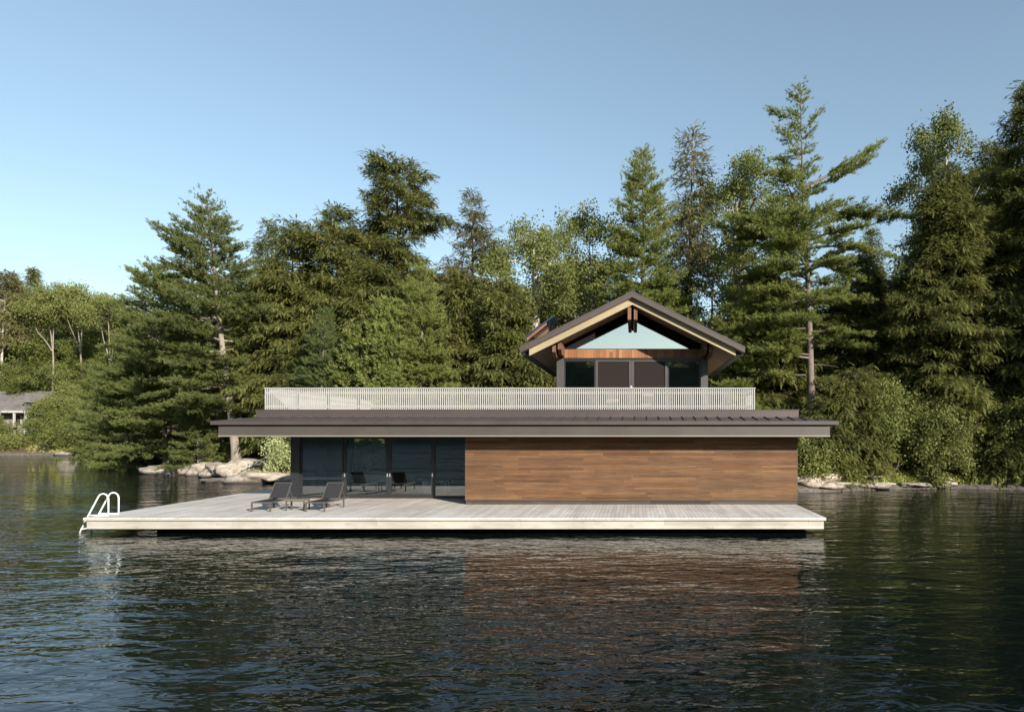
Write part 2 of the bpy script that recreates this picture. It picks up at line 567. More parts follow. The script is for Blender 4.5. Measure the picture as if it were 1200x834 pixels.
def grid_mesh(name, xs, ys, zf, mat, parent=None):
    X, Y = np.meshgrid(xs, ys)
    Z = zf(X, Y)
    nx, ny = len(xs), len(ys)
    co = np.stack([X, Y, Z], -1).reshape(-1, 3)
    i = np.arange(nx * ny).reshape(ny, nx)
    q = np.stack([i[:-1, :-1], i[:-1, 1:], i[1:, 1:], i[1:, :-1]], -1).reshape(-1, 4)
    me = bpy.data.meshes.new(name)
    me.vertices.add(len(co))
    me.vertices.foreach_set('co', co.ravel())
    me.loops.add(q.size)
    me.loops.foreach_set('vertex_index', q.ravel().astype(np.int32))
    me.polygons.add(len(q))
    me.polygons.foreach_set('loop_start', np.arange(0, q.size, 4, dtype=np.int32))
    me.polygons.foreach_set('use_smooth', np.ones(len(q), bool))
    me.update()
    return link_mesh(name, me, mat, parent)


xs = np.concatenate([np.linspace(-260, -110, 30), np.linspace(-108, 40, 260), np.linspace(42, 140, 24)])
ys = np.concatenate([np.linspace(16, 37, 10), np.linspace(37.4, 66, 110), np.linspace(67, 130, 60), np.linspace(134, 320, 30)])
tag(grid_mesh('terrain', xs, ys, ground_z, M['ground']), kind='structure')

wm = MB()
b = wm.bm
vv = [b.verts.new(p) for p in ((-900, -900, 0), (900, -900, 0), (900, 900, 0), (-900, 900, 0))]
b.faces.new(vv)
tag(wm.build('water', M['water']), kind='structure')


def opp(x, y):
    r = np.sqrt(x * x + y * y)
    prof = np.clip((r - 250) / 60, 0, 1)
    return -1 + prof * (44 + 4 * smoothnoise(x, y, 40, 3) + 3.0 * smoothnoise(x, y, 9, 5) + 2 * smoothnoise(x, y, 4, 7))


tag(grid_mesh('hills', np.linspace(-420, 420, 260), np.linspace(-420, -160, 90), opp, M['opposite']), kind='structure')

# ------------------------------------------------------------------ dock
DZ = 0.58
DX0, DX1, DY0 = -18.75, 6.5, 23.2
dock = empty('dock', (0, 0, 0))
tag(dock, 'weathered pale timber dock with overhanging edge around the boathouse', 'dock')
m = MB()
m.poly_prism([(DX0, DY0), (DX1, DY0), (DX1, 41.5), (-14.6, 41.5), (-14.6, 36.6), (DX0, 36.6)], 'z', DZ - 0.04, DZ)
m.build('decking', M['deck'], dock)
m = MB()
m.box(DX0, DX1, DY0 - 0.012, DY0 + 0.1, DZ - 0.10, DZ - 0.042)
m.box(DX0 - 0.012, DX0 + 0.1, DY0 + 0.1, 36.6, DZ - 0.10, DZ - 0.042)
m.box(DX1 - 0.1, DX1 + 0.012, DY0 + 0.1, 41.0, DZ - 0.10, DZ - 0.042)
m.build('edge_trim', M['deck_face'], dock, bevel=0.006)
m = MB()
m.box(DX0 + 0.07, DX1 - 0.06, DY0 + 0.06, DY0 + 0.11, DZ - 0.39, DZ - 0.104)
m.build('front_fascia', M['deck_face'], dock, bevel=0.006)
MB().box(DX0 + 0.07, DX0 + 0.12, DY0 + 0.115, 36.5, DZ - 0.39, DZ - 0.104).build('side_fascia', M['deck_face'], dock, bevel=0.006)
MB().box(DX1 - 0.11, DX1 - 0.06, DY0 + 0.115, 41.0, DZ - 0.39, DZ - 0.104).build('side_fascia', M['deck_face'], dock, bevel=0.006)
MB().box(DX0 + 1.6, DX1 - 0.35, 24.5, 24.8, -1.2, DZ - 0.37).build('underdock_shade', M['pile'], dock)  # dark sheet added below the deck so the shade underneath stays black
m = MB()
for yy in (26.0, 29.0, 32.0, 35.0):
    m.box(DX0 + 0.3, DX1 - 0.3, yy, yy + 0.2, DZ - 0.36, DZ - 0.045)
m.build('joist', M['pile'], dock)
for yy in (26.6, 30.0):
    for xx in np.linspace(DX0 + 1.5, DX1 - 1.0, 8):
        MB().tube([(xx, yy, -2.2), (xx, yy, DZ - 0.05)], 0.14, 10).build('pile', M['pile'], dock, smooth=True)

# ------------------------------------------------------------------ boathouse
house = empty('boathouse', (0, 0, 0))
tag(house, 'two-storey timber boathouse with flat-eaved lower roof and gabled upper room', 'boathouse')
WX0, WX1, WY = -6.83, 6.55, 27.46
GY = 30.0
HX0 = -15.07
SOF = 3.32
# closed cladding box
m = MB()
m.box(WX0, WX1, WY, WY + 0.08, DZ + 0.17, 3.60)
m.build('front_cladding', M['cedar'], house)
MB().box(WX0, WX0 + 0.08, WY + 0.082, GY + 0.1, DZ + 0.17, 3.60).build('side_cladding', M['cedar'], house)
MB().box(WX1 - 0.08, WX1, WY + 0.082, 41.0, DZ + 0.17, 3.60).build('side_cladding', M['cedar'], house)
m = MB()
m.box(WX0 + 0.025, WX1 - 0.02, WY + 0.03, WY + 0.10, DZ + 0.002, DZ + 0.168)
m.build('kick_board', M['kick'], house)
m = MB()
m.box(WX0 + 0.01, WX1 - 0.01, WY - 0.02, WY + 0.02, DZ + 0.15, DZ + 0.169)
m.build('drip_flashing', M['dark_metal'], house)
# interior
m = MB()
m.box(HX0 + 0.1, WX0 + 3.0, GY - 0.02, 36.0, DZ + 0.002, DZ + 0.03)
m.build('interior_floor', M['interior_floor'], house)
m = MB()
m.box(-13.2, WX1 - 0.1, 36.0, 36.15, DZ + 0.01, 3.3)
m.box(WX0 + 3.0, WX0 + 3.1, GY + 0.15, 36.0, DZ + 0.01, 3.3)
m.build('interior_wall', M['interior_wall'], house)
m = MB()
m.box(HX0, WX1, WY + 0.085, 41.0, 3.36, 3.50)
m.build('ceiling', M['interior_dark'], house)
# columns
m = MB()
m.box(HX0, HX0 + 0.37, GY - 0.12, GY + 0.25, DZ + 0.001, 3.35)
m.build('corner_column', M['column'], house, bevel=0.006)
m = MB()
m.box(HX0, HX0 + 0.25, 35.8, 36.05, DZ + 0.001, 3.35)
m.build('rear_column', M['column'], house)


def glazed(name, x0, x1, y0, z0, z1, frame=0.07, mids=(), gm='glass', handle=None, parent=None, depth=0.09):
    """a window or sliding door: frame, pane, optional transom and handles"""
    mm = MB()
    mm.box(x0, x0 + frame, y0, y0 + depth, z0, z1)
    mm.box(x1 - frame, x1, y0, y0 + depth, z0, z1)
    mm.box(x0 + frame, x1 - frame, y0, y0 + depth, z0, z0 + frame * 1.4)
    mm.box(x0 + frame, x1 - frame, y0, y0 + depth, z1 - frame, z1)
    for zm in mids:
        mm.box(x0 + frame, x1 - frame, y0 + 0.01, y0 + depth - 0.01, zm - 0.025, zm + 0.025)
    f = mm.build(name, M['black_frame'], parent)
    g = MB()
    g.box(x0 + frame * 0.8, x1 - frame * 0.8, y0 + depth * 0.45, y0 + depth * 0.55, z0 + frame, z1 - frame * 0.7)
    g.build('pane', M[gm], f)
    for hx in (handle or ()):
        h = MB()
        h.box(hx - 0.022, hx + 0.022, y0 - 0.03, y0 + 0.002, DZ + 0.95, DZ + 1.12)
        h.build('handle', M['chrome'], f, bevel=0.004)
    return f


gx = lambda px: PX(px, GY)
gt = 3.30
glazed('fixed_window', HX0 + 0.372, gx(402), GY, DZ + 0.03, gt, 0.06, (PZ(561.3, GY),), parent=house)
glazed('sliding_door', gx(402.2), gx(455), GY + 0.03, DZ + 0.03, gt, 0.11, (), handle=[gx(402.2) + 0.05, gx(455) - 0.05], parent=house)
glazed('sliding_door', gx(455.2), gx(508), GY + 0.03, DZ + 0.03, gt, 0.11, (), handle=[gx(455.2) + 0.05, gx(508) - 0.05], parent=house)
glazed('fixed_window', gx(508.2), WX0 - 0.005, GY, DZ + 0.03, gt, 0.06, (PZ(561.3, GY),), parent=house)
m = MB()
m.box(HX0 + 0.372, WX0 - 0.004, GY - 0.03, GY + 0.12, gt + 0.004, 3.358)
m.build('door_header', M['black_frame'], house)
# left end glazing
m = MB()
for yy in (GY + 0.26, 33.0, 35.74):
    m.box(HX0 + 0.05, HX0 + 0.12, yy, yy + 0.055, DZ + 0.03, gt)
m.box(HX0 + 0.05, HX0 + 0.12, GY + 0.32, 35.73, DZ + 0.03, DZ + 0.1)
m.box(HX0 + 0.05, HX0 + 0.12, GY + 0.32, 35.73, gt, gt + 0.05)
f = m.build('end_window', M['black_frame'], house)
m = MB()
m.box(HX0 + 0.08, HX0 + 0.09, GY + 0.3, 35.75, DZ + 0.1, gt)
m.build('pane', M['glass'], f)

# lower roof: eave fascia, hipped metal roof, seams
EY = 26.21
RY = EY - 0.16
EX0, EX1 = PX(256, EY), PX(972.5, EY)
RX0, RX1 = PX(246, RY), PX(983, RY)
m = MB()
m.box(EX0, EX1, EY, EY + 0.05, SOF + 0.05, PZ(499.8, EY))
m.box(EX0, EX0 + 0.05, EY + 0.051, 40.8, SOF + 0.05, PZ(499.8, EY))
m.box(EX1 - 0.05, EX1, EY + 0.051, 40.8, SOF + 0.05, PZ(499.8, EY))
m.build('eave_fascia', M['fascia'], house)
m = MB()
m.box(EX0 + 0.055, EX1 - 0.055, EY + 0.055, EY + 0.12, SOF + 0.06, PZ(493.6, RY) + 0.01)
m.build('eave_shade_strip', M['gable_dark'], house)  # dark box added in the gap above the fascia, standing in for its shade
m = MB()
m.box(EX0 - 0.01, EX1 + 0.01, EY - 0.02, EY + 0.06, SOF - 0.005, SOF + 0.048)
m.build('fascia_trim', M['fascia_trim'], house)
m = MB()
m.box(EX0 + 0.051, EX1 - 0.051, EY + 0.062, WY - 0.003, SOF + 0.01, SOF + 0.04)
m.box(EX0 + 0.051, WX0 - 0.003, WY - 0.001, GY - 0.035, SOF + 0.01, SOF + 0.04)
m.build('soffit', M['dark_metal'], house)
ez0, ez1 = PZ(498.2, RY), PZ(493.6, RY)
m = MB()
m.box(RX0, RX1, RY, RY + 0.30, ez0, ez1)
m.box(RX0, RX0 + 0.30, RY + 0.301, 41.0, ez0, ez1)
m.box(RX1 - 0.30, RX1, RY + 0.301, 41.0, ez0, ez1)
m.build('gutter_edge', M['roof_metal'], house, bevel=0.01)
CX0, CX1, CY, cz0, cz1 = -15.15, 6.55, 27.3, PZ(489.2, 27.3), PZ(481.3, 27.3)
rb = bmesh.new()
A = [rb.verts.new(p) for p in ((RX0 + 0.004, RY + 0.004, ez1 + 0.004), (RX1 - 0.004, RY + 0.004, ez1 + 0.004), (RX1 - 0.004, 41.0, ez1 + 0.004), (RX0 + 0.004, 41.0, ez1 + 0.004))]
B = [rb.verts.new(p) for p in ((CX0, CY + 0.05, cz0), (CX1, CY + 0.05, cz0), (CX1, 40.0, cz0), (CX0, 40.0, cz0))]
for i in range(4):
    rb.faces.new((A[i], A[(i + 1) % 4], B[(i + 1) % 4], B[i]))
rb.faces.new(B)
m = MB()
m.bm.free()
m.bm = rb
roof = m.build('lower_roof', M['roof_metal'], house)
m = MB()
ns = 50
for i in range(ns + 1):
    xx = RX0 + 0.25 + (RX1 - RX0 - 0.5) * i / ns
    t0 = 1.0
    yb = CY + 0.04
    if xx < CX0:
        t0 = (xx - RX0) / (CX0 - RX0)
    elif xx > CX1:
        t0 = (RX1 - xx) / (RX1 - CX1)
    if t0 < 0.3:
        continue
    yb = RY + (CY - RY) * t0
    zb = ez1 + (cz0 - ez1) * t0
    m.bar((xx, RY + 0.02, ez1 + 0.022), (xx, yb, zb + 0.018), 0.02, 0.036)
m.build('standing_seam', M['roof_metal'], roof)
m = MB()
m.box(CX0, CX1, CY, CY + 0.2, cz0 - 0.02, cz1)
m.box(CX0, CX0 + 0.2, CY + 0.201, 40.0, cz0 - 0.02, cz1)
m.box(CX1 - 0.2, CX1, CY + 0.201, 40.0, cz0 - 0.02, cz1)
m.build('parapet', M['curb'], house)
m = MB()
m.box(CX0 - 0.02, CX1 + 0.02, CY - 0.025, CY + 0.22, cz1 + 0.002, cz1 + 0.035)
m.build('parapet_cap', M['dark_metal'], house)
m = MB()
m.box(CX0 + 0.21, CX1 - 0.21, CY + 0.21, 40.0, 4.12, 4.2)
m.build('terrace_floor', M['terrace'], house)

# railing
TRX0, TRX1, TY = -15.02, 4.87, 27.72
RT = 5.29
rail = empty('terrace_railing', (0, 0, 0))
rail.parent = house
m = MB()
m.box(TRX0 - 0.03, TRX1 + 0.03, TY - 0.035, TY + 0.06, RT - 0.04, RT)
m.box(TRX0 - 0.03, TRX0 + 0.06, TY + 0.061, 39.0, RT - 0.04, RT)
m.box(TRX1 - 0.06, TRX1 + 0.03, TY + 0.061, 29.9, RT - 0.04, RT)
m.build('top_rail', M['white_paint'], rail, bevel=0.005)
m = MB()
for z0 in (RT - 0.25, RT - 0.80):
    m.box(TRX0, TRX1, TY + 0.026, TY + 0.06, z0, z0 + 0.09)
    m.box(TRX0 + 0.026, TRX0 + 0.06, TY + 0.061, 39.0, z0, z0 + 0.09)
    m.box(TRX1 - 0.06, TRX1 - 0.026, TY + 0.061, 29.9, z0, z0 + 0.09)
m.build('cross_rail', M['white_paint'], rail)
m = MB()
nb = 232
rnd = random.Random(5)
for i in range(nb + 1):
    xx = TRX0 + 0.02 + (TRX1 - TRX0 - 0.04) * i / nb
    m.box(xx - 0.021, xx + 0.021, TY - 0.012, TY + 0.024, 4.22 + rnd.random() * 0.006, RT - 0.041)
for i in range(1, 130):
    yy = TY + 0.086 * i
    m.box(TRX0 - 0.012, TRX0 + 0.024, yy - 0.021, yy + 0.021, 4.22, RT - 0.041)
    if yy < 29.8:
        m.box(TRX1 - 0.024, TRX1 + 0.012, yy - 0.021, yy + 0.021, 4.22, RT - 0.041)
m.build('balusters', M['white_paint'], rail)
for i in range(17):
    xx = TRX0 + 0.045 + (TRX1 - TRX0 - 0.09) * i / 16
    MB().box(xx - 0.045, xx + 0.045, TY + 0.061, TY + 0.15, 4.2, RT - 0.041).build('post', M['white_paint'], rail)
m = MB()
m.tube([(PX(739.5, TY), TY + 0.01, RT + 0.001), (PX(739.5, TY), TY + 0.01, RT + 0.05), (PX(739.5, TY), TY + 0.01, RT + 0.09)], [0.05, 0.05, 0.02], 10)
m.build('rail_cap', M['white_paint'], rail)

# pavilion
PXL, PXR, PY = -3.43, 3.20, 30.0
RG = -0.10
RYF, RYB = 27.85, 39.5
apexZ, tipZ, half = PZ(341.5, RYF), PZ(406.8, RYF), 4.60
slope = (apexZ - tipZ) / half


def roofz(x, drop=0.0):
    return apexZ - drop - slope * abs(x - RG)


def slab(name, mat, d0, d1, hx, y0, y1, sides=(-1, 1), parent=None, inner=0.0):
    """pitched slab between vertical drops d0 (top) and d1 (bottom) below the roof surface, out to half width hx"""
    obs = []
    for sgn in sides:
        mm = MB()
        xa, xb = RG + sgn * inner, RG + sgn * hx
        pts = [(xa, roofz(xa, d0)), (xb, roofz(xb, d0)), (xb, roofz(xb, d1)), (xa, roofz(xa, d1))]
        mm.poly_prism(pts, 'y', y0, y1)
        obs.append(mm.build(name, mat, parent))
    return obs


pav = empty('upper_pavilion', (0, 0, 0))
pav.parent = house
slab('roof_sheet', M['roof_metal'], 0.0, 0.06, half, RYF - 0.04, RYB, parent=pav)
slab('metal_rake', M['dark_metal'], 0.062, 0.25, half - 0.01, RYF - 0.03, RYF + 0.02, parent=pav)
slab('rake_board', M['rake_board'], 0.252, 0.52, half - 0.36, RYF + 0.2, RYF + 0.44, parent=pav)
slab('rake_soffit', M['soffit'], 0.20, 0.248, half - 0.02, RYF + 0.022, RYF + 0.44, parent=pav)
slab('soffit', M['soffit'], 0.34, 0.40, half - 0.30, RYF + 0.442, RYB, parent=pav)
m = MB()
for sgn in (-1, 1):
    xa, xb = RG + sgn * (half - 0.012), RG + sgn * (half - 0.29)
    m = MB()
    m.poly_prism([(xa, roofz(xa, 0.065)), (xb, roofz(xb, 0.065)), (xb, roofz(xb, 0.42)), (xa, roofz(xa, 0.30))], 'y', RYF + 0.445, RYB)
    m.build('eave_edge', M['black_frame'], pav)
m = MB()
m.poly_prism([(RG - 0.14, roofz(RG - 0.14, -0.005)), (RG, apexZ + 0.03), (RG + 0.14, roofz(RG + 0.14, -0.005)), (RG + 0.14, roofz(RG + 0.14, -0.035)), (RG, apexZ + 0.065), (RG - 0.14, roofz(RG - 0.14, -0.035))], 'y', RYF - 0.05, RYB)
m.build('ridge_cap', M['dark_metal'], pav)
# gable wall
HB0, HB1 = PZ(420.2, PY), PZ(410.2, PY)      # header beam
m = MB()
m.poly_prism([(PX(654, PY), HB1), (PX(830.5, PY), HB1), (PX(830.5, PY), HB1 - 0.12), (PX(827, PY), HB0), (PX(656.5, PY), HB0), (PX(654, PY), HB1 - 0.12)], 'y', PY - 0.10, PY + 0.1)
m.build('header_beam', M['cedar_vert'], pav)
gt0 = HB1 + 0.045
ga = PZ(375.8, PY)
gl_, gr_ = PX(674.5, PY), PX(807.5, PY)
gm_ = (gl_ + gr_) / 2
m = MB()
xl, xr = RG - 3.33, RG + 3.33
zl = gt0
# dark bands left and right of the triangular window
m.poly_prism([(xl, zl), (gl_, zl), (gm_, ga), (RG, roofz(RG, 0.405)), (xl, roofz(xl, 0.405))], 'y', PY, PY + 0.12)
m.poly_prism([(xr, zl), (gr_, zl), (gm_, ga), (RG, roofz(RG, 0.405)), (xr, roofz(xr, 0.405))], 'y', PY, PY + 0.12)
m.build('gable_panel', M['gable_dark'], pav)
m = MB()
m.box(xl, xr, PY + 0.01, PY + 0.11, HB1 + 0.003, gt0 - 0.002)
m.build('window_sill', M['black_frame'], pav)
m = MB()
m.poly_prism([(gl_ + 0.01, gt0), (gr_ - 0.01, gt0), (gm_, ga - 0.01)], 'y', PY + 0.045, PY + 0.055)
m.build('gable_window', M['gable_glass'], pav)
# posts, doors
zf = 4.2
MB().box(PXL, PXL + 0.31, PY - 0.08, PY + 0.2, zf, HB0 - 0.003).build('post', M['grey_post'], pav, bevel=0.006)
MB().box(PXR - 0.31, PXR, PY - 0.08, PY + 0.2, zf, HB0 - 0.003).build('post', M['grey_post'], pav, bevel=0.006)
m = MB()
m.box(PXL + 0.312, PXR - 0.312, PY - 0.03, PY + 0.12, HB0 - 0.09, HB0 - 0.004)
m.build('door_header', M['black_frame'], pav)
dt = HB0 - 0.094
px_ = lambda p: PX(p, PY)
glazed('fixed_window', PXL + 0.314, px_(697.6), PY + 0.02, zf + 0.01, dt, 0.05, parent=pav)
glazed('fixed_window', px_(782.6), PXR - 0.314, PY + 0.02, zf + 0.01, dt, 0.05, parent=pav)
for a, b_ in ((697.8, 739.9), (740.1, 782.4)):
    xa, xb = px_(a), px_(b_)
    mm = MB()
    w_ = 0.11
    mm.box(xa, xa + w_, PY - 0.02, PY + 0.07, zf + 0.01, dt)
    mm.box(xb - w_, xb, PY - 0.02, PY + 0.07, zf + 0.01, dt)
    mm.box(xa + w_, xb - w_, PY - 0.02, PY + 0.07, dt - 0.06, dt)
    mm.box(xa + w_, xb - w_, PY - 0.02, PY + 0.07, zf + 0.01, zf + 0.12)
    f = mm.build('screen_door', M['grey_post'], pav)
    MB().box(xa + w_ + 0.002, xb - w_ - 0.002, PY + 0.02, PY + 0.03, zf + 0.122, dt - 0.062).build('screen', M['blind'], f)
m = MB()
m.box(PXL + 0.05, PXR - 0.05, 35.0, 35.1, zf, 6.8)
m.box(PXL + 0.05, PXL + 0.15, PY + 0.21, 34.99, zf, 6.8)
m.box(PXR - 0.15, PXR - 0.05, PY + 0.21, 34.99, zf, 6.8)
m.build('room_wall', M['interior_dark'], pav)
for xx in (PXL + 0.02, PXR - 0.12):
    MB().box(xx, xx + 0.1, 35.11, RYB - 0.3, zf, roofz(xx + 0.05, 0.45)).build('side_wall', M['gable_dark'], pav)
# purlins and ridge beams
for x0 in (RG - 0.20, RG + 0.055):
    MB().box(x0, x0 + 0.145, RYF + 0.35, PY - 0.002, PZ(383.6, PY) + 0.02, roofz(RG + 0.2, 0.41)).build('ridge_beam', M['beam'], pav, bevel=0.01)
MB().box(RG - 0.05, RG + 0.05, RYF + 0.6, PY - 0.003, PZ(382, PY), roofz(RG + 0.1, 0.42)).build('ridge_spacer', M['gable_dark'], pav)
for sgn in (-1, 1):
    for k, off in enumerate((3.05, 3.28)):
        xc = RG + sgn * off
        zt = roofz(xc + 0.08 * sgn, 0.41)
        mm = MB()
        mm.poly_prism([(28.5, zt), (PY - 0.11, zt), (PY - 0.11, zt - 0.52), (28.85, zt - 0.52), (28.5, zt - 0.34)], 'x', xc - 0.075, xc + 0.075)
        mm.build('purlin', M['beam'], pav, bevel=0.008)

# tilted panel standing on the left roof slope
pan = empty('roof_panel', (0, 0, 0))
tag(pan, 'dark tilted panel on wooden battens standing above the left gable roof slope', 'roof panel')
Yp = 28.75
a0, a1 = (PX(615.8, Yp), PZ(394.0, Yp)), (PX(648.5, Yp), PZ(369.5, Yp))
m = MB()
m.poly_prism([(a0[0], a0[1]), (a1[0], a1[1]), (a1[0] + 0.02, a1[1] - 0.07), (a0[0] + 0.02, a0[1] - 0.07)], 'y', Yp, Yp + 1.6)
m.build('panel_sheet', M['panel_top'], pan)
m = MB()
m.poly_prism([(a0[0] + 0.04, a0[1] - 0.075), (a1[0] - 0.3, a1[1] - 0.30), (a1[0] - 0.3, a1[1] - 0.42), (a0[0] + 0.06, a0[1] - 0.2)], 'y', Yp + 0.05, Yp + 0.15)
m.poly_prism([(a0[0] + 0.04, a0[1] - 0.075), (a1[0] - 0.3, a1[1] - 0.30), (a1[0] - 0.3, a1[1] - 0.42), (a0[0] + 0.06, a0[1] - 0.2)], 'y', Yp + 1.4, Yp + 1.5)
m.build('batten', M['beam'], pan)
m = MB()
for yy in (Yp + 0.2, Yp + 1.3):
    for q in (0.15, 0.8):
        xx = a0[0] + (a1[0] - a0[0]) * q
        m.box(xx, xx + 0.06, yy, yy + 0.06, roofz(xx, 0.02), a0[1] + (a1[1] - a0[1]) * q - 0.06)
m.build('strut', M['gable_dark'], pan)


# ------------------------------------------------------------------ furniture
def copy_tree(o, parent=None):
    c_ = o.copy()
    COL.objects.link(c_)
    if parent is not None:
        c_.parent = parent
    for ch in list(o.children):
        copy_tree(ch, c_)
    return c_


def make_lounger():
    r = empty('sun_lounger')
    w, L, h = 0.34, 1.95, 0.33
    hinge = 1.18
    fm = MB()
    for sx in (-1, 1):
        fm.bar((sx * w, 0, h), (sx * w, L, h), 0.035, 0.05)
    fm.bar((-w + 0.018, 0.02, h), (w - 0.018, 0.02, h), 0.035, 0.05)
    fm.bar((-w + 0.018, L - 0.02, h), (w - 0.018, L - 0.02, h), 0.035, 0.05)
    fm.bar((-w + 0.018, hinge, h - 0.03), (w - 0.018, hinge, h - 0.03), 0.03, 0.03)
    fm.build('seat_frame', M['lounger_frame'], r)
    for sx in (-1, 1):
        for yy in (0.02, 1.55):
            l_ = MB()
            l_.box(sx * w - 0.024, sx * w + 0.024, yy - 0.024, yy + 0.024, 0, h - 0.026)
            l_.build('leg', M['lounger_frame'], r)
    sl = MB()
    sl.box(-w + 0.02, w - 0.02, 0.04, hinge - 0.02, h + 0.012, h + 0.024)
    sl.build('seat_sling', M['sling'], r)
    ang = R(53)
    bl = 0.73
    by, bz = hinge + bl * math.cos(ang), h + 0.03 + bl * math.sin(ang)
    bm_ = MB()
    for sx in (-1, 1):
        bm_.bar((sx * (w - 0.02), hinge, h + 0.03), (sx * (w - 0.02), by, bz), 0.03, 0.03)
    bm_.bar((-w + 0.036, by, bz), (w - 0.036, by, bz), 0.03, 0.03)
    bm_.bar((-w + 0.04, hinge + 0.3, h + 0.45), (-w + 0.04, 1.75, h), 0.02, 0.02)
    bm_.bar((w - 0.04, hinge + 0.3, h + 0.45), (w - 0.04, 1.75, h), 0.02, 0.02)
    bk = bm_.build('back_frame', M['lounger_frame'], r)
    s2 = MB()
    s2.bar((0, hinge + 0.01, h + 0.06), (0, by - 0.01, bz - 0.02), 2 * w - 0.08, 0.012)
    s2.build('back_sling', M['sling'], bk)
    return r


lo = make_lounger()
lo.location = (PX(305.5, 24.95), 24.95, DZ + 0.001)
lo.rotation_euler = (0, 0, R(0))
tag(lo, 'dark sling sun lounger at the open left end of the dock, clear of the glass', 'sun lounger', 'sun loungers on the dock')
l2 = copy_tree(lo)
l2.location = (PX(369, 24.95), 24.95, DZ + 0.001)
l2.rotation_euler = (0, 0, R(-2))
tag(l2, 'dark sling sun lounger in front of the leftmost window pane, right of the small table', 'sun lounger', 'sun loungers on the dock')
tb = empty('side_table', (PX(349, 25.5), 25.5, DZ + 0.001))
tag(tb, 'low slatted side table between the two sun loungers', 'table')
m = MB()
for i in range(7):
    m.box(-0.36 + i * 0.104, -0.36 + i * 0.104 + 0.094, -0.24, 0.24, 0.385, 0.41)
m.build('table_top', M['table_slats'], tb)
for yy in (-0.22, 0.19):
    MB().box(-0.35, 0.35, yy, yy + 0.03, 0.34, 0.384).build('apron', M['lounger_frame'], tb)
for sx in (-1, 1):
    for sy in (-1, 1):
        MB().box(sx * 0.33 - 0.022, sx * 0.33 + 0.022, sy * 0.2 - 0.022, sy * 0.2 + 0.022, 0, 0.339).build('leg', M['lounger_frame'], tb)

# white swim ladder
lad = empty('swim_ladder', (DX0, 24.0, 0))
tag(lad, 'white tubular swim ladder over the left end of the dock', 'ladder')


def lad_pts(y):
    X0 = -DX0
    pts = [(-19.36 + X0, y, -0.45), (-19.0 + X0, y, 0.45)]
    pts = [(-19.62 + X0, y, -0.62), (-19.02 + X0, y, 0.58), (-18.72 + X0, y, 1.14)]
    cx, cz, r_ = -18.50 + X0, 1.16, 0.185
    for k in range(9):
        a = R(160 - 160 * k / 8)
        pts.append((cx + r_ * math.cos(a), y, cz + r_ * math.sin(a) * 1.0))
    pts.append((cx + r_, y, 0.60))
    return pts


for yy in (-0.25, 0.22):
    MB().tube(lad_pts(yy), 0.025, 10).build('handrail', M['white_pvc'], lad, smooth=True)
    MB().box(-0.24, 0.44, yy - 0.035, yy + 0.035, DZ + 0.002, DZ + 0.04).build('base_bar', M['white_pvc'], lad, bevel=0.008)
for z_ in (-0.1, 0.12, 0.36):
    xr_ = -19.02 + 18.75 - (0.58 - z_) * 0.5
    MB().box(xr_ - 0.05, xr_ + 0.05, -0.25, 0.22, z_ - 0.018, z_ + 0.018).build('rung', M['white_pvc'], lad, bevel=0.005)

# indoor furniture
sofa = empty('sofa', (-13.1, 33.4, DZ + 0.031))
tag(sofa, 'white sofa indoors behind the left sliding glass door', 'sofa')
MB().box(-0.95, 0.95, -0.4, 0.45, 0.12, 0.42).build('seat', M['white_fabric'], sofa, bevel=0.04)
MB().box(-0.95, 0.95, 0.25, 0.45, 0.422, 0.80).build('backrest', M['white_fabric'], sofa, bevel=0.04)
for sx in (-1, 1):
    MB().box(sx * 0.97 - 0.09, sx * 0.97 + 0.09, -0.42, 0.47, 0.121, 0.60).build('arm', M['white_fabric'], sofa, bevel=0.03)
for sx in (-0.85, 0.85):
    for sy in (-0.33, 0.35):
        MB().box(sx - 0.03, sx + 0.03, sy - 0.03, sy + 0.03, 0, 0.119).build('leg', M['lounger_frame'], sofa)
wt = empty('white_table', (PX(511, 31.2), 31.2, DZ + 0.031))
tag(wt, 'white side table indoors straddling the rightmost glass mullion', 'table')
MB().box(-0.55, 0.55, -0.3, 0.3, 0.60, 0.66).build('table_top', M['white_fabric'], wt, bevel=0.008)
MB().box(-0.55, -0.15, -0.28, 0.28, 0.02, 0.598).build('drawer_unit', M['white_fabric'], wt, bevel=0.008)
for sy in (-0.25, 0.25):
    MB().box(0.49, 0.53, sy - 0.02, sy + 0.02, 0, 0.598).build('leg', M['white_fabric'], wt)

# terrace chairs behind the railing
for k, (p, txt) in enumerate(((718, 'pale beige outdoor chair behind the railing before the left screen door'), (759, 'pale beige outdoor chair behind the railing before the right screen door'))):
    if k == 0:
        ch = empty('terrace_chair', (PX(p, 28.5), 28.5, 4.201))
        MB().box(-0.26, 0.26, -0.26, 0.26, 0.38, 0.46).build('seat', M['beige_fabric'], ch, bevel=0.02)
        MB().bar((0, -0.26, 0.45), (0, -0.36, 0.92), 0.50, 0.06, (0, 1, 0)).build('backrest', M['beige_fabric'], ch, bevel=0.02)
        for sx in (-0.23, 0.23):
            for sy in (-0.22, 0.22):
                MB().box(sx - 0.02, sx + 0.02, sy - 0.02, sy + 0.02, 0, 0.379).build('leg', M['beige_fabric'], ch)
    else:
        ch = copy_tree(ch)
        ch.location = (PX(p, 28.5), 28.5, 4.201)
    tag(ch, txt, 'chair', 'terrace chairs')

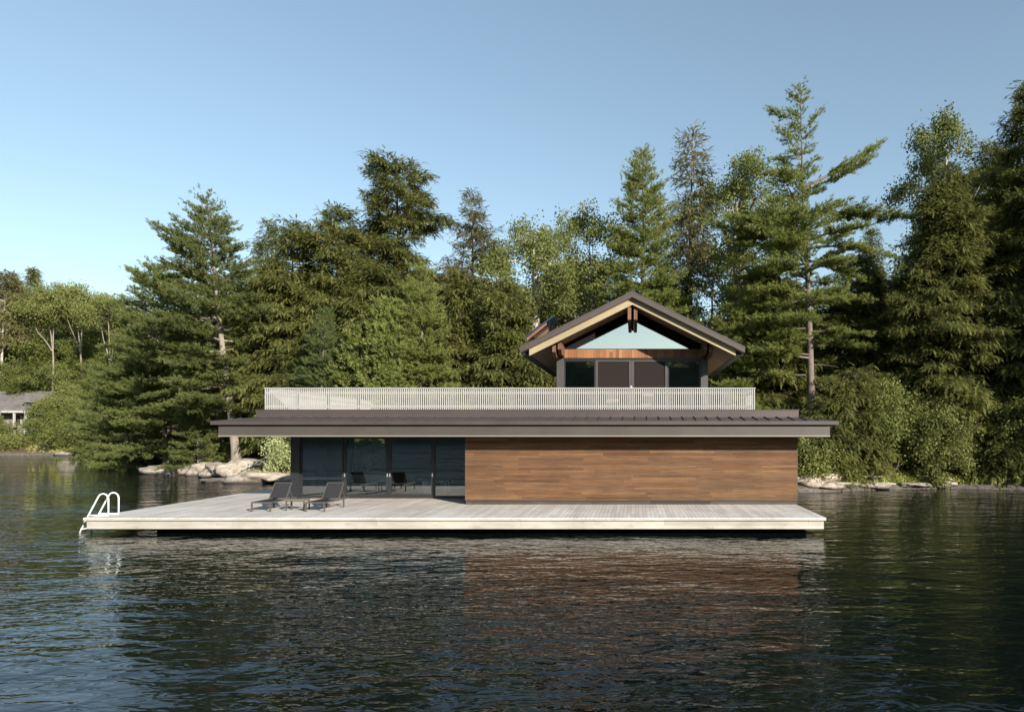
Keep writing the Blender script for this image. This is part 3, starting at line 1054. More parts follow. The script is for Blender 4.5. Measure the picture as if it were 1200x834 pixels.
# far house on the left shore
HY = 112.0
hx = lambda p: PX(p, HY)
hz = lambda p: PZ(p, HY)
fh = empty('lakeside_house', (0, 0, 0))
tag(fh, 'grey shingled house half hidden by shrubs on the far left shore', 'house')
MB().box(hx(-30), hx(42), HY, HY + 9, 1.0, hz(478)).build('wall', M['far_wall'], fh)
m = MB()
m.poly_prism([(HY - 1.0, hz(480)), (HY + 4.5, hz(457)), (HY + 10, hz(480)), (HY + 10, hz(483)), (HY - 1.0, hz(483))], 'x', hx(-34), hx(35))
rf = m.build('roof', M['shingle'], fh)
m = MB()
m.poly_prism([(hx(33), hz(470)), (hx(38), hz(461)), (hx(43), hz(470)), (hx(43), hz(472)), (hx(33), hz(472))], 'y', HY - 1.2, HY + 3)
m.build('dormer', M['shingle'], rf)
MB().box(hx(-20), hx(60), HY - 2.4, HY - 0.05, hz(484.5), hz(482.2)).build('porch_roof', M['far_white'], fh)
for p in (4, 13, 30, 43, 55):
    MB().box(hx(p), hx(p + 1.6), HY - 2.3, HY - 2.05, 1.2, hz(484.6)).build('porch_post', M['far_white'], fh)
for p0, p1 in ((-6, 3), (17, 25), (34, 41)):
    f = MB().box(hx(p0), hx(p1), HY - 0.06, HY - 0.002, hz(500), hz(486.5)).build('window', M['far_white'], fh)
    MB().box(hx(p0 + 0.8), hx(p1 - 0.8), HY - 0.09, HY - 0.062, hz(499), hz(487.5)).build('pane', M['interior_dark'], f)
MB().box(hx(11), hx(32), HY - 2.5, HY - 2.0, hz(503.5), hz(501.5)).build('balcony', M['gable_dark'], fh)


# ------------------------------------------------------------------ foliage engine
def rot_frames(F, U):
    F = F / (np.linalg.norm(F, axis=1, keepdims=True) + 1e-9)
    Sd = np.cross(U, F)
    Sd /= (np.linalg.norm(Sd, axis=1, keepdims=True) + 1e-9)
    U2 = np.cross(F, Sd)
    return np.stack([F, Sd, U2], axis=2)          # columns


def tri_template(kind, rng):
    T = []
    def tri(base, d, length, width, side=None):
        d = d / np.linalg.norm(d)
        if side is None:
            side = np.cross(d, rng.normal(size=3))
        side = side / (np.linalg.norm(side) + 1e-9)
        T.append([base - side * width / 2, base + side * width / 2, base + d * length])
    if kind == 'pine':
        for _ in range(15):
            b0 = np.array([rng.uniform(-0.10, 0.12), 0, 0])
            a = rng.uniform(0, 2 * np.pi)
            c_ = rng.uniform(0.25, 1.2)
            d = np.array([math.cos(c_), math.sin(c_) * math.cos(a), math.sin(c_) * math.sin(a) * 0.8 + 0.25])
            tri(b0, d, rng.uniform(0.14, 0.23), rng.uniform(0.022, 0.04))
    elif kind == 'spray':       # flat pinnate drooping spray
        for k in range(12):
            q = k / 12
            b0 = np.array([q * 0.36, 0, -0.10 * q * q])
            sg = 1 if k % 2 else -1
            d = np.array([0.75, sg * 0.8, rng.uniform(-0.45, 0.1)])
            tri(b0, d, rng.uniform(0.09, 0.16) * (1.1 - 0.5 * q), rng.uniform(0.035, 0.06), np.array([0.6, -sg * 0.4, rng.uniform(-0.5, 0.5)]))
        tri(np.array([0.3, 0, -0.07]), np.array([1, 0, -0.4]), 0.2, 0.06)
    elif kind == 'cedar':
        for k in range(10):
            b0 = rng.normal(size=3) * 0.05
            d = np.array([1.0, rng.normal() * 0.5, rng.normal() * 0.5])
            tri(b0, d, rng.uniform(0.18, 0.32), rng.uniform(0.06, 0.11))
    elif kind == 'leaf':
        for k in range(11):
            b0 = rng.normal(size=3) * 0.24
            d = rng.normal(size=3)
            d[2] -= 0.5
            d = d / np.linalg.norm(d)
            L = rng.uniform(0.11, 0.19)
            side = np.cross(d, rng.normal(size=3))
            side /= np.linalg.norm(side)
            w_ = L * 0.36
            mid = b0 + d * L * 0.45
            T.append([b0, mid - side * w_, b0 + d * L])
            T.append([b0, b0 + d * L, mid + side * w_])
    return np.array(T)


_rng0 = np.random.default_rng(77)
TEMPL = {k: [tri_template(k, _rng0) for _ in range(7)] for k in ('pine', 'spray', 'cedar', 'leaf')}


class Foliage:
    def __init__(s, rng):
        s.P, s.F, s.U, s.S, s.T = [], [], [], [], []
        s.rng = rng

    def add(s, P, F, U, size, tint):
        n = len(P)
        s.P.append(P)
        s.F.append(F)
        s.U.append(np.broadcast_to(U, (n, 3)))
        s.S.append(np.broadcast_to(size, (n,)))
        s.T.append(np.broadcast_to(tint, (n,)))

    def arrays(s, kind):
        P = np.concatenate(s.P)
        F = np.concatenate(s.F)
        U = np.concatenate(s.U).astype(float)
        Z = np.concatenate(s.S)
        T = np.concatenate(s.T)
        U = U + s.rng.normal(size=U.shape) * 0.12
        Rm = rot_frames(F, U)
        pick = s.rng.integers(0, 7, len(P))
        V, C = [], []
        for k in range(7):
            q = np.nonzero(pick == k)[0]
            if not len(q):
                continue
            tp = TEMPL[kind][k].reshape(-1, 3)
            v_ = np.einsum('nij,mj->nmi', Rm[q], tp) * Z[q][:, None, None] + P[q][:, None, :]
            V.append(v_.reshape(-1, 3))
            C.append(np.repeat(T[q], len(tp)))
        return np.concatenate(V), np.concatenate(C)


def tri_mesh(name, V, C=None):
    n = len(V)
    me = bpy.data.meshes.new(name)
    me.vertices.add(n)
    me.vertices.foreach_set('co', V.astype(np.float32).ravel())
    me.loops.add(n)
    me.loops.foreach_set('vertex_index', np.arange(n, dtype=np.int32))
    me.polygons.add(n // 3)
    me.polygons.foreach_set('loop_start', np.arange(0, n, 3, dtype=np.int32))
    if C is not None:
        at = me.attributes.new('tint', 'FLOAT', 'POINT')
        at.data.foreach_set('value', C.astype(np.float32))
    me.update()
    return me


class Wood:
    def __init__(s):
        s.V, s.Q, s.n = [], [], 0

    def tube(s, pts, rad, k=6):
        pts = np.asarray(pts, float)
        m_ = len(pts)
        d = np.gradient(pts, axis=0)
        d /= (np.linalg.norm(d, axis=1, keepdims=True) + 1e-9)
        ref = np.array([0.0, 0, 1]) if abs(d[0, 2]) < 0.8 else np.array([1.0, 0, 0])
        a = np.cross(d, ref)
        a /= (np.linalg.norm(a, axis=1, keepdims=True) + 1e-9)
        b_ = np.cross(d, a)
        th = np.arange(k) * 2 * np.pi / k
        rad = np.broadcast_to(np.asarray(rad, float), (m_,))
        ring = pts[:, None, :] + (a[:, None, :] * np.cos(th)[None, :, None] + b_[:, None, :] * np.sin(th)[None, :, None]) * rad[:, None, None]
        s.V.append(ring.reshape(-1, 3))
        i = np.arange(m_ * k).reshape(m_, k) + s.n
        q = np.stack([i[:-1], np.roll(i[:-1], -1, 1), np.roll(i[1:], -1, 1), i[1:]], -1).reshape(-1, 4)
        s.Q.append(q)
        s.n += m_ * k

    def mesh(s, name):
        V = np.concatenate(s.V)
        Q = np.concatenate(s.Q)
        me = bpy.data.meshes.new(name)
        me.vertices.add(len(V))
        me.vertices.foreach_set('co', V.astype(np.float32).ravel())
        me.loops.add(Q.size)
        me.loops.foreach_set('vertex_index', Q.ravel().astype(np.int32))
        me.polygons.add(len(Q))
        me.polygons.foreach_set('loop_start', np.arange(0, Q.size, 4, dtype=np.int32))
        me.polygons.foreach_set('use_smooth', np.ones(len(Q), bool))
        me.update()
        return me


def trunk_path(H, lean=(0, 0), wob=0.15, rng=None, n=14):
    t_ = np.linspace(0, 1, n)
    ph = rng.uniform(0, 6, 4)
    x = lean[0] * t_ + wob * np.sin(t_ * 5 + ph[0]) * t_ * (1 - 0.3 * t_)
    y = lean[1] * t_ + wob * np.sin(t_ * 4 + ph[1]) * t_
    return np.stack([x, y, H * t_], 1)


def at_path(path, z):
    return np.array([np.interp(z, path[:, 2], path[:, 0]), np.interp(z, path[:, 2], path[:, 1]), z])


def conifer_branch(fol, wood, p0, az, L, pitch, curl, kind, rng, dens=1.0, fan=0.5, size=1.0, bare=0.14, flat=0.15, tint0=0.0, r0=None):
    """one bough with side twigs in its plane, foliage along the twigs"""
    n = 7
    t_ = np.linspace(0, 1, n)
    hd = np.array([math.cos(az), math.sin(az), 0])
    sdv = np.array([-math.sin(az), math.cos(az), 0])
    bend = rng.normal() * 0.08 * L
    pts = p0 + hd * (L * t_)[:, None] + np.array([0, 0, 1]) * (L * (math.tan(pitch) * t_ + curl * t_ ** 2))[:, None] + sdv * (bend * t_ ** 2)[:, None]
    r0 = r0 or max(0.015, 0.016 * L + 0.01)
    wood.tube(pts, np.linspace(r0, 0.006, n), 5)
    ntw = max(4, int(L * 8.0 * dens))
    tt = np.sort(rng.uniform(bare, 1.0, ntw))
    tt[-1] = 1.0
    for j, q in enumerate(tt):
        b0 = np.array([np.interp(q, t_, pts[:, i]) for i in range(3)])
        dv = np.array([np.interp(min(1, q + 0.08), t_, pts[:, i]) - np.interp(max(0, q - 0.08), t_, pts[:, i]) for i in range(3)])
        dv /= np.linalg.norm(dv) + 1e-9
        sg = 1 if j % 2 else -1
        ang = rng.uniform(0.5, 1.05) if q < 0.97 else 0.0
        tw = fan * L * (1.12 - q) * rng.uniform(0.6, 1.25) + 0.22
        tw = min(tw, 2.1)
        d = dv * math.cos(ang) + sdv * sg * math.sin(ang) + np.array([0, 0, rng.normal() * flat])
        d /= np.linalg.norm(d)
        m_ = max(2, int(tw / ((0.105 if kind == 'spray' else 0.12) * size) * dens))
        u = np.linspace(0.12, 1, m_)
        droop = -rng.uniform(0.02, 0.34) * tw * u ** 2 if kind == 'spray' else 0.10 * tw * u ** 2
        P = b0 + d * (tw * u)[:, None] + np.array([0, 0, 1]) * droop[:, None] + rng.normal(size=(m_, 3)) * np.array([0.09, 0.09, 0.07]) * size
        F = d + rng.normal(size=(m_, 3)) * 0.38
        if kind == 'pine':
            F[:, 2] += 0.3
        elif kind == 'spray':
            F[:, 2] -= rng.uniform(0.0, 0.4)
        else:
            F[:, 2] += 0.2
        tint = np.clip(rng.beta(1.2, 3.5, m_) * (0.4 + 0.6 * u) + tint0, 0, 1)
        fol.add(P, F, np.array([0, 0, 1.0]), size * rng.uniform(0.8, 1.25, m_), tint)


def finish_tree(name, fol, wood, kind, leafm, barkm, loc, label, group=None, cat='tree'):
    o = empty(name, loc)
    tag(o, label, cat, group)
    link_mesh('trunk', wood.mesh('trunk'), M[barkm], o)
    if fol is not None:
        V, C = fol.arrays(kind)
        link_mesh('crown', tri_mesh('crown', V, C), M[leafm], o)
    return o


def make_pine(seed, H, R0, base=0.25, leafm='pine_leaf', barkm='bark_pine', lean=(0, 0), r_trunk=None, whorl=0.62, per=5, extra=(), prof=None, dens=1.0, size=1.0, kind='pine', loc=(0, 0, 0), name='white_pine', label='', group=None, az_bias=None, gapz=0.15, wob=0.2, pitch_lo=-6, pitch_hi=42, dead=6, build=True):
    rng = np.random.default_rng(seed)
    fol, wood = Foliage(rng), Wood()
    path = trunk_path(H, lean, wob, rng)
    rt = r_trunk or H * 0.0125
    tt = np.linspace(0, 1, len(path))
    wood.tube(path, rt * (1 - tt * 0.94) * (1 + 0.5 * np.exp(-tt * 30)), 9)
    z = base * H
    prof = prof or (lambda q: (1 - q) ** 0.75 * min(1.0, 0.55 + q * 3))
    while z < H - 0.15:
        q = (z - base * H) / (H - base * H)
        nb_ = per if rng.random() > gapz else max(2, per - 3)
        a0 = rng.uniform(0, 6.28)
        for k in range(nb_):
            az = a0 + k * 2 * math.pi / nb_ + rng.normal() * 0.3
            L = R0 * prof(q) * rng.uniform(0.62, 1.15) + 0.15
            if az_bias is not None:
                L *= 1 + az_bias[1] * math.cos(az - az_bias[0])
            zz = z + rng.normal() * 0.12
            pitch = R(pitch_lo + (pitch_hi - pitch_lo) * q ** 1.6 + rng.normal() * 5)
            conifer_branch(fol, wood, at_path(path, min(zz, H - 0.05)), az, L, pitch, rng.uniform(0.02, 0.16), kind, rng, dens, size=size)
        z += whorl * rng.uniform(0.75, 1.3) * (1 - 0.35 * q)
    # leader
    top = at_path(path, H - 0.02)
    conifer_branch(fol, wood, top - np.array([0, 0, 0.3]), 0.3, 0.2, R(65), 0.6, kind, rng, dens, size=size)
    for (zf_, az, L, pitch, curl) in extra:
        conifer_branch(fol, wood, at_path(path, zf_ * H), R(az), L, R(pitch), curl, kind, rng, dens * 1.25, size=size, fan=0.22, bare=0.3, r0=0.02 * L)
    for _ in range(dead):
        zz = H * rng.uniform(0.12, max(0.2, base + 0.12))
        p0 = at_path(path, zz)
        a = rng.uniform(0, 6.28)
        L = rng.uniform(0.6, 2.2)
        dpt = np.array([math.cos(a), math.sin(a), rng.uniform(-0.35, 0.2)])
        wood.tube(np.stack([p0, p0 + dpt * L * 0.5, p0 + dpt * L + np.array([0, 0, -0.15])]), [0.03, 0.02, 0.007], 4)
    if not build:
        return fol, wood
    return finish_tree(name, fol, wood, kind, leafm, barkm, loc, label, group)


def make_hemlock(seed, H, R0, base=0.05, leafm='hemlock', barkm='bark_dark', dens=1.0, size=1.0, loc=(0, 0, 0), label='', group=None, lean=(0, 0), step=0.2, per=4, power=0.62, name='hemlock', build=True, ragged=0.3, wob=0.15):
    rng = np.random.default_rng(seed)
    fol, wood = Foliage(rng), Wood()
    path = trunk_path(H, lean, wob, rng)
    tt = np.linspace(0, 1, len(path))
    wood.tube(path, H * 0.0125 * (1 - tt * 0.95), 8)
    z = base * H
    lump = rng.uniform(0, 6.28, 3)
    while z < H - 0.1:
        q = (z - base * H) / (H - base * H)
        for k in range(per):
            az = rng.uniform(0, 2 * math.pi)
            big = 1 + ragged * (math.sin(2 * az + z * 0.9 + lump[0]) * 0.5 + math.sin(z * 1.7 + lump[1] + az) * 0.5)
            L = R0 * (1 - q) ** power * min(1, 0.6 + 2 * q) * rng.uniform(0.6, 1.1) * big + 0.12
            pitch = R(-8 + 30 * q + rng.normal() * 8)
            conifer_branch(fol, wood, at_path(path, z + rng.normal() * 0.08), az, L, pitch, rng.uniform(-0.28, -0.08) * (1 - 0.6 * q), 'spray', rng, dens, fan=0.38, size=size, bare=0.3 if L > 1.5 else 0.1, flat=0.2)
        z += step * H / 20.0 * rng.uniform(0.7, 1.3)
    if not build:
        return fol, wood
    return finish_tree(name, fol, wood, 'spray', leafm, barkm, loc, label, group)


def make_cedar(seed, H, R0, leafm='cedar_leaf', dens=1.0, size=1.0, loc=(0, 0, 0), label='', group=None, name='cedar', cat='tree', power=0.7, build=True, base=0.03):
    rng = np.random.default_rng(seed)
    fol, wood = Foliage(rng), Wood()
    path = trunk_path(H, (0, 0), 0.1, rng)
    wood.tube(path, np.linspace(H * 0.014 + 0.02, 0.01, len(path)), 7)
    z = base * H
    l0 = rng.uniform(0, 6, 2)
    while z < H - 0.1:
        q = z / H
        for k in range(5):
            az = rng.uniform(0, 6.28)
            L = R0 * (1 - q) ** power * rng.uniform(0.65, 1.1) * (1 + 0.18 * math.sin(3 * az + z + l0[0])) + 0.1
            conifer_branch(fol, wood, at_path(path, z), az, L, R(8 + 35 * q + rng.normal() * 8), rng.uniform(0.05, 0.3), 'cedar', rng, dens, fan=0.4, size=size, bare=0.35, flat=0.3)
        z += 0.17 * (H / 8) ** 0.5 * rng.uniform(0.7, 1.3)
    if not build:
        return fol, wood
    return finish_tree(name, fol, wood, 'cedar', leafm, 'bark_grey', loc, label, group, cat)


def make_broadleaf(seed, H, R0, clear=0.3, leafm='oak_leaf', barkm='bark_grey', clusters=420, size=1.0, loc=(0, 0, 0), label='', group=None, forks=5, lean=(0, 0), name='broadleaf_tree', flat=1.0, cat='tree', rt=None, blobs=12, build=True, fill=0.55, lo=None):
    """trunk that forks into limbs; each limb carries leaf masses gathered round blob centres, leaving gaps"""
    rng = np.random.default_rng(seed)
    fol, wood = Foliage(rng), Wood()
    rt = rt or H * 0.014
    hc = H * clear
    n = 8
    t_ = np.linspace(0, 1, n)
    tp = np.stack([lean[0] * t_ + 0.1 * np.sin(t_ * 5 + seed), lean[1] * t_, hc * t_], 1)
    wood.tube(tp, rt * (1 - 0.3 * t_), 8)
    ctr = tp[-1]
    zlo = H * (clear if lo is None else lo)
    crown_c = np.array([lean[0] * 1.2, lean[1] * 1.2, (zlo + H) / 2])
    hz_ = (H - zlo) / 2
    cen = []
    tries = 0
    while len(cen) < blobs and tries < 2000:
        tries += 1
        v_ = rng.normal(size=3)
        v_ /= np.linalg.norm(v_)
        rr = rng.uniform(0.45, 0.92)
        c_ = crown_c + v_ * rr * np.array([R0, R0, hz_ * flat])
        if all(np.linalg.norm((c_ - d_) / np.array([R0, R0, hz_])) > 0.38 for d_ in cen) or rng.random() < 0.03:
            cen.append(c_)
    top = crown_c + np.array([0, 0, hz_ * 0.85])
    cen.append(top)
    stems = []
    for k in range(forks):
        tgt = cen[int(rng.integers(0, len(cen)))] if k else top
        mid = ctr + (tgt - ctr) * 0.5 + np.array([0, 0, 0.12 * hz_]) + rng.normal(size=3) * 0.05 * R0
        pts = np.stack([ctr - np.array([0, 0, 0.2]), ctr + (mid - ctr) * 0.5 + np.array([0, 0, 0.05 * hz_]), mid, (mid + tgt) / 2 + rng.normal(size=3) * 0.04 * R0, tgt])
        wood.tube(pts, np.linspace(rt * 0.62, 0.02, 5), 6)
        stems.append(pts)
    allp = np.concatenate(stems)
    per = max(4, clusters // len(cen))
    for c_ in cen:
        i = int(np.argmin(np.linalg.norm(allp - c_, axis=1)))
        p0 = allp[i]
        mid = (p0 + c_) / 2 + rng.normal(size=3) * 0.1 * np.linalg.norm(c_ - p0)
        wood.tube(np.stack([p0, mid, c_]), [rt * 0.28, rt * 0.18, 0.015], 5)
        br = fill * R0 * rng.uniform(0.6, 1.1)
        # sub clumps
        nsub = max(3, per // 5)
        for s_ in range(nsub):
            v_ = rng.normal(size=3)
            v_ /= np.linalg.norm(v_)
            v_[2] *= 0.7
            sc = c_ + v_ * br * rng.uniform(0.35, 1.0)
            wood.tube(np.stack([c_, (c_ + sc) / 2 + rng.normal(size=3) * 0.06, sc]), [0.02, 0.012, 0.005], 4)
            m_ = 8
            P = sc + rng.normal(size=(m_, 3)) * np.array([0.30, 0.30, 0.2]) * max(0.6, br * 0.42)
            fol.add(P, rng.normal(size=(m_, 3)), np.array([0, 0, 1.0]), size * rng.uniform(0.8, 1.25, m_), rng.beta(1.2, 3.5, m_))
    if not build:
        return fol, wood
    return finish_tree(name, fol, wood, 'leaf', leafm, barkm, loc, label, group, cat)


def spot(px, Y):
    x = PX(px, Y)
    return (x, Y, gz(x, Y) - 0.1)


def Hof(px, ytop, Y):
    return PZ(ytop, Y) - spot(px, Y)[2]


# ---- right-hand trees
L_ = spot(952, 46.0)
Hh = Hof(952, 106, 46.0)
pxm = 46.0 / 800
make_pine(11, Hh, 5.2, base=0.24, whorl=1.2, per=4, loc=L_, lean=(-0.6, 0.3), r_trunk=0.31, wob=0.22,
          prof=lambda q: (0.66 if q < 0.3 else 0.88 if q < 0.58 else 0.38 if q < 0.66 else 0.23 * ((1.02 - q) / 0.36) ** 0.5 + 0.04),
          gapz=0.35, dead=16, pitch_hi=38, az_bias=(math.pi, 0.25),
          extra=((0.745, 4, 5.9, 24, 0.16), (0.735, -16, 4.4, 14, 0.16), (0.67, -6, 7.2, 5, -0.13), (0.675, 12, 6.2, 4, -0.08), (0.66, 182, 5.0, 8, -0.1), (0.64, 196, 5.4, 4, -0.05), (0.62, 170, 4.6, 2, -0.05),
                 (0.58, -30, 5.4, 4, -0.28), (0.55, 10, 4.4, -6, -0.2), (0.92, 176, 2.3, 20, 0.1), (0.90, 8, 1.7, 38, 0.2), (0.82, 186, 2.0, 0, 0.0), (0.79, 175, 2.4, -6, 0.05), (0.45, -20, 4.0, 0, -0.1), (0.47, 200, 4.4, 2, -0.1), (0.40, 205, 4.2, 0, -0.1), (0.36, -35, 3.8, 0, -0.12), (0.30, 215, 3.2, 0, 0), (0.60, -55, 4.8, 6, -0.12), (0.52, -65, 4.6, 4, -0.12), (0.53, 150, 4.8, 2, -0.08), (0.43, -75, 4.4, 0, -0.1), (0.37, 165, 4.4, 0, -0.08), (0.57, 230, 4.6, 4, -0.1), (0.33, -10, 4.0, 0, -0.1)),
          label='towering open-crowned white pine with one long bough reaching up and out')
make_broadleaf(21, Hof(1108, 143, 52), 3.5, 0.55, 'oak_leaf', 'bark_pale', 1000, 1.15, spot(1108, 52), 'tall pale-limbed birch whose leafy top rises above the big hemlock', forks=8, blobs=18, name='birch', lo=0.66, fill=0.45, rt=0.3)
make_hemlock(22, Hof(1108, 196, 45.5), 4.6, loc=spot(1108, 45.5), size=0.99, dens=1.0, power=0.5, label='broad full hemlock rising from the water edge below the birch top', per=5)
make_hemlock(23, Hof(1208, 92, 45), 5.0, loc=spot(1212, 45), size=1.03, power=0.55, label='tallest dark hemlock cut off by the right edge of the view', per=5, leafm='hemlock')
make_hemlock(24, Hof(1158, 168, 51), 4.0, loc=spot(1163, 51), size=1.07, power=0.5, label='dense hemlock squeezed behind the broad hemlock and the tallest dark one', leafm='hemlock')
make_broadleaf(25, Hof(868, 180, 57), 5.4, 0.42, 'oak_leaf', 'bark_grey', 2000, 1.15, spot(868, 57), 'tall airy oak behind the towering white pine with sky showing through', forks=8, blobs=24, name='oak', fill=0.42)
make_pine(26, Hof(809, 154, 53), 2.7, base=0.52, leafm='hemlock_dry', kind='spray', barkm='bark_pine', whorl=0.55, per=4, loc=spot(809, 53), prof=lambda q: (1 - q) ** 0.5 * 0.9, pitch_lo=-10, pitch_hi=25, label='slim brownish spruce with a long bare trunk above the gable', name='spruce', dead=22, size=1.1, dens=0.75)
make_pine(27, Hof(752, 180, 50), 4.9, base=0.15, whorl=0.62, per=5, loc=spot(752, 50), label='leafy yellow-green pine standing straight behind the gable peak', leafm='pine_leaf', size=1.05)
make_broadleaf(28, Hof(696, 243, 55), 4.9, 0.15, 'oak_leaf', 'bark_grey', 1700, 1.1, spot(692, 55), 'dense dark green maple behind the left slope of the gable roof', forks=6, blobs=30, name='maple', fill=0.5)
make_hemlock(29, Hof(1024, 268, 62), 2.4, loc=spot(1024, 62), size=1.12, label='small spiky spruce top seen in the gap right of the towering pine', name='spruce', power=0.8)
make_hemlock(30, Hof(1010, 300, 50), 4.2, loc=spot(1006, 50), size=1.03, label='dark hemlock directly behind the right boughs of the towering pine', power=0.55)
make_hemlock(31, Hof(905, 320, 49), 4.0, loc=spot(902, 49), size=1.03, label='dark hemlock between the gable and the towering pine trunk', power=0.5)
make_pine(32, Hof(864, 290, 48), 3.6, base=0.12, whorl=0.7, per=4, loc=spot(868, 48), label='mid-height pine with pale plates of needles right beside the gable roof', size=1.0)
make_broadleaf(33, Hof(1178, 300, 44.6), 3.2, 0.1, 'oak_leaf', 'bark_dark', 420, 1.1, spot(1188, 44.6), 'shaded leafy sapling under the tallest dark hemlock', forks=4, blobs=10, name='maple_sapling')
make_hemlock(34, Hof(790, 330, 58), 4.0, loc=spot(790, 58), size=1.16, label='dark hemlock low behind the bare spruce trunk', power=0.5)
make_broadleaf(35, Hof(835, 300, 52), 3.6, 0.2, 'oak_leaf', 'bark_grey', 420, 1.2, spot(835, 52), 'bushy dark maple below the airy oak and right of the bare spruce trunk', blobs=12, name='maple')

# shrubs along the right shore
sh = [(946, 520, 41.2, 1.1, 'olive_leaf', 'small yellow-green bush on the pale rock beside the cedar wall'),
      (972, 470, 42.3, 1.8, 'hemlock', 'dark leafy shrub right of the towering pine trunk base'),
      (1000, 436, 42.5, 2.0, 'hemlock', 'tall green shrub rising above the pale shore rock'),
      (1042, 452, 42.9, 2.0, 'oak_leaf', 'broad leafy shrub midway along the right shore'),
      (1090, 468, 43.3, 2.0, 'olive_leaf', 'rounded lighter olive shrub overhanging the right shore'),
      (1124, 470, 45.0, 1.6, 'hemlock', 'shrub drooping over the dark hollow in the right shore'),
      (1176, 470, 43.5, 1.9, 'hemlock', 'dense green shrub at the water right of the dark hollow'),
      (1205, 450, 43.3, 2.0, 'oak_leaf', 'shrub at the water edge cut by the right border')]
for k, (p, yt, Y, r_, lm, lab) in enumerate(sh):
    if lm == 'hemlock':
        make_hemlock(200 + k, Hof(p, yt, Y), r_ * 1.25, loc=spot(p, Y), size=0.95, label=lab, power=0.45, step=0.5, name='shrub', per=5)
    else:
        make_broadleaf(200 + k, Hof(p, yt, Y), r_ * 1.2, 0.02, lm, 'bark_dark', 1000, 0.9, spot(p, Y), lab, forks=6, blobs=26, name='shrub', cat='shrub', fill=0.5)
for o in bpy.data.objects:
    if o.name.startswith('shrub') and o.parent is None:
        o['category'] = 'shrub'
        o['group'] = 'shrubs along the right shore'

# ---- middle trees
make_hemlock(41, Hof(468, 188, 55), 5.8, loc=spot(466, 55), size=1.07, power=0.42, label='tallest hemlock of the middle wood with a ragged brown-green top', leafm='hemlock', ragged=0.55, per=4, step=0.26)
make_hemlock(42, Hof(553, 224, 56), 4.6, loc=spot(553, 56), size=0.95, power=0.72, label='thin grey-brown half-dead spruce pointing up right of the tallest hemlock', leafm='hemlock_dry', dens=0.85, name='spruce', ragged=0.45, step=0.24)
make_hemlock(43, Hof(396, 243, 54), 4.4, loc=spot(394, 54), size=1.03, power=0.5, label='full brownish hemlock left of the tallest hemlock', ragged=0.45)
make_hemlock(44, Hof(345, 262, 55), 4.3, loc=spot(345, 55), size=1.03, power=0.5, label='full hemlock between the leaning white pine and the brownish hemlock', ragged=0.4)
make_hemlock(45, Hof(312, 258, 60), 2.8, loc=spot(312, 60), size=1.07, power=0.7, label='narrow spiky spruce top just right of the leaning white pine', name='spruce')
make_broadleaf(46, Hof(627, 270, 51), 4.3, 0.62, 'oak_leaf', 'bark_pale', 1200, 1.05, spot(627, 51), 'open poplar with a bright bare forked trunk left of the gable', forks=8, blobs=16, name='poplar', fill=0.42, rt=0.4, lo=0.5)
make_pine(47, Hof(492, 312, 46.5), 3.6, base=0.06, whorl=0.6, per=5, loc=spot(492, 46.5), label='young bright green pine in front of the tallest hemlock', size=0.95, leafm='pine_leaf')
make_cedar(48, Hof(451, 356, 46.0), 2.5, loc=spot(450, 46.0), label='cone-shaped yellow-green cedar left of the young bright pine', size=1.1)
make_pine(49, Hof(378, 366, 47.0), 2.5, base=0.1, whorl=0.55, per=5, loc=spot(379, 47.0), label='young blue-green pine with a thin pale stem behind the railing', leafm='pine_blue', size=0.95)
make_hemlock(50, Hof(590, 330, 47.5), 3.6, loc=spot(592, 47.5), size=0.99, power=0.6, label='olive hemlock sloping down toward the left gable eave')
make_hemlock(51, Hof(542, 318, 49), 3.2, loc=spot(540, 49), size=0.99, power=0.65, label='olive hemlock right of the young bright pine', leafm='hemlock')
make_cedar(52, Hof(417, 385, 46.5), 1.9, loc=spot(415, 46.5), label='small pale cedar between the blue-green pine and the cone-shaped cedar', size=1.1)
make_hemlock(53, Hof(640, 405, 46), 2.6, loc=spot(636, 46), size=0.90, power=0.6, label='low hemlock tucked under the left gable eave')
make_hemlock(54, Hof(430, 300, 51), 3.4, loc=spot(428, 51), size=1.03, power=0.6, label='dark hemlock between the two tall hemlocks, lower than both')
make_broadleaf(55, Hof(652, 268, 66), 4.2, 0.35, 'oak_leaf', 'bark_pale', 900, 1.25, spot(655, 66), 'leafy tree behind the dark maple and the forked poplar', forks=6, blobs=13, name='broadleaf_tree')
make_broadleaf(56, Hof(590, 285, 66), 3.6, 0.35, 'olive_leaf', 'bark_pale', 800, 1.25, spot(588, 66), 'pale leafy tree between the half-dead spruce and the forked poplar', forks=6, blobs=12, name='broadleaf_tree')
make_hemlock(57, Hof(352, 400, 47.5), 2.6, base=0.3, loc=spot(352, 51.5), size=0.95, power=0.6, label='dark hemlock just behind the left end of the railing')

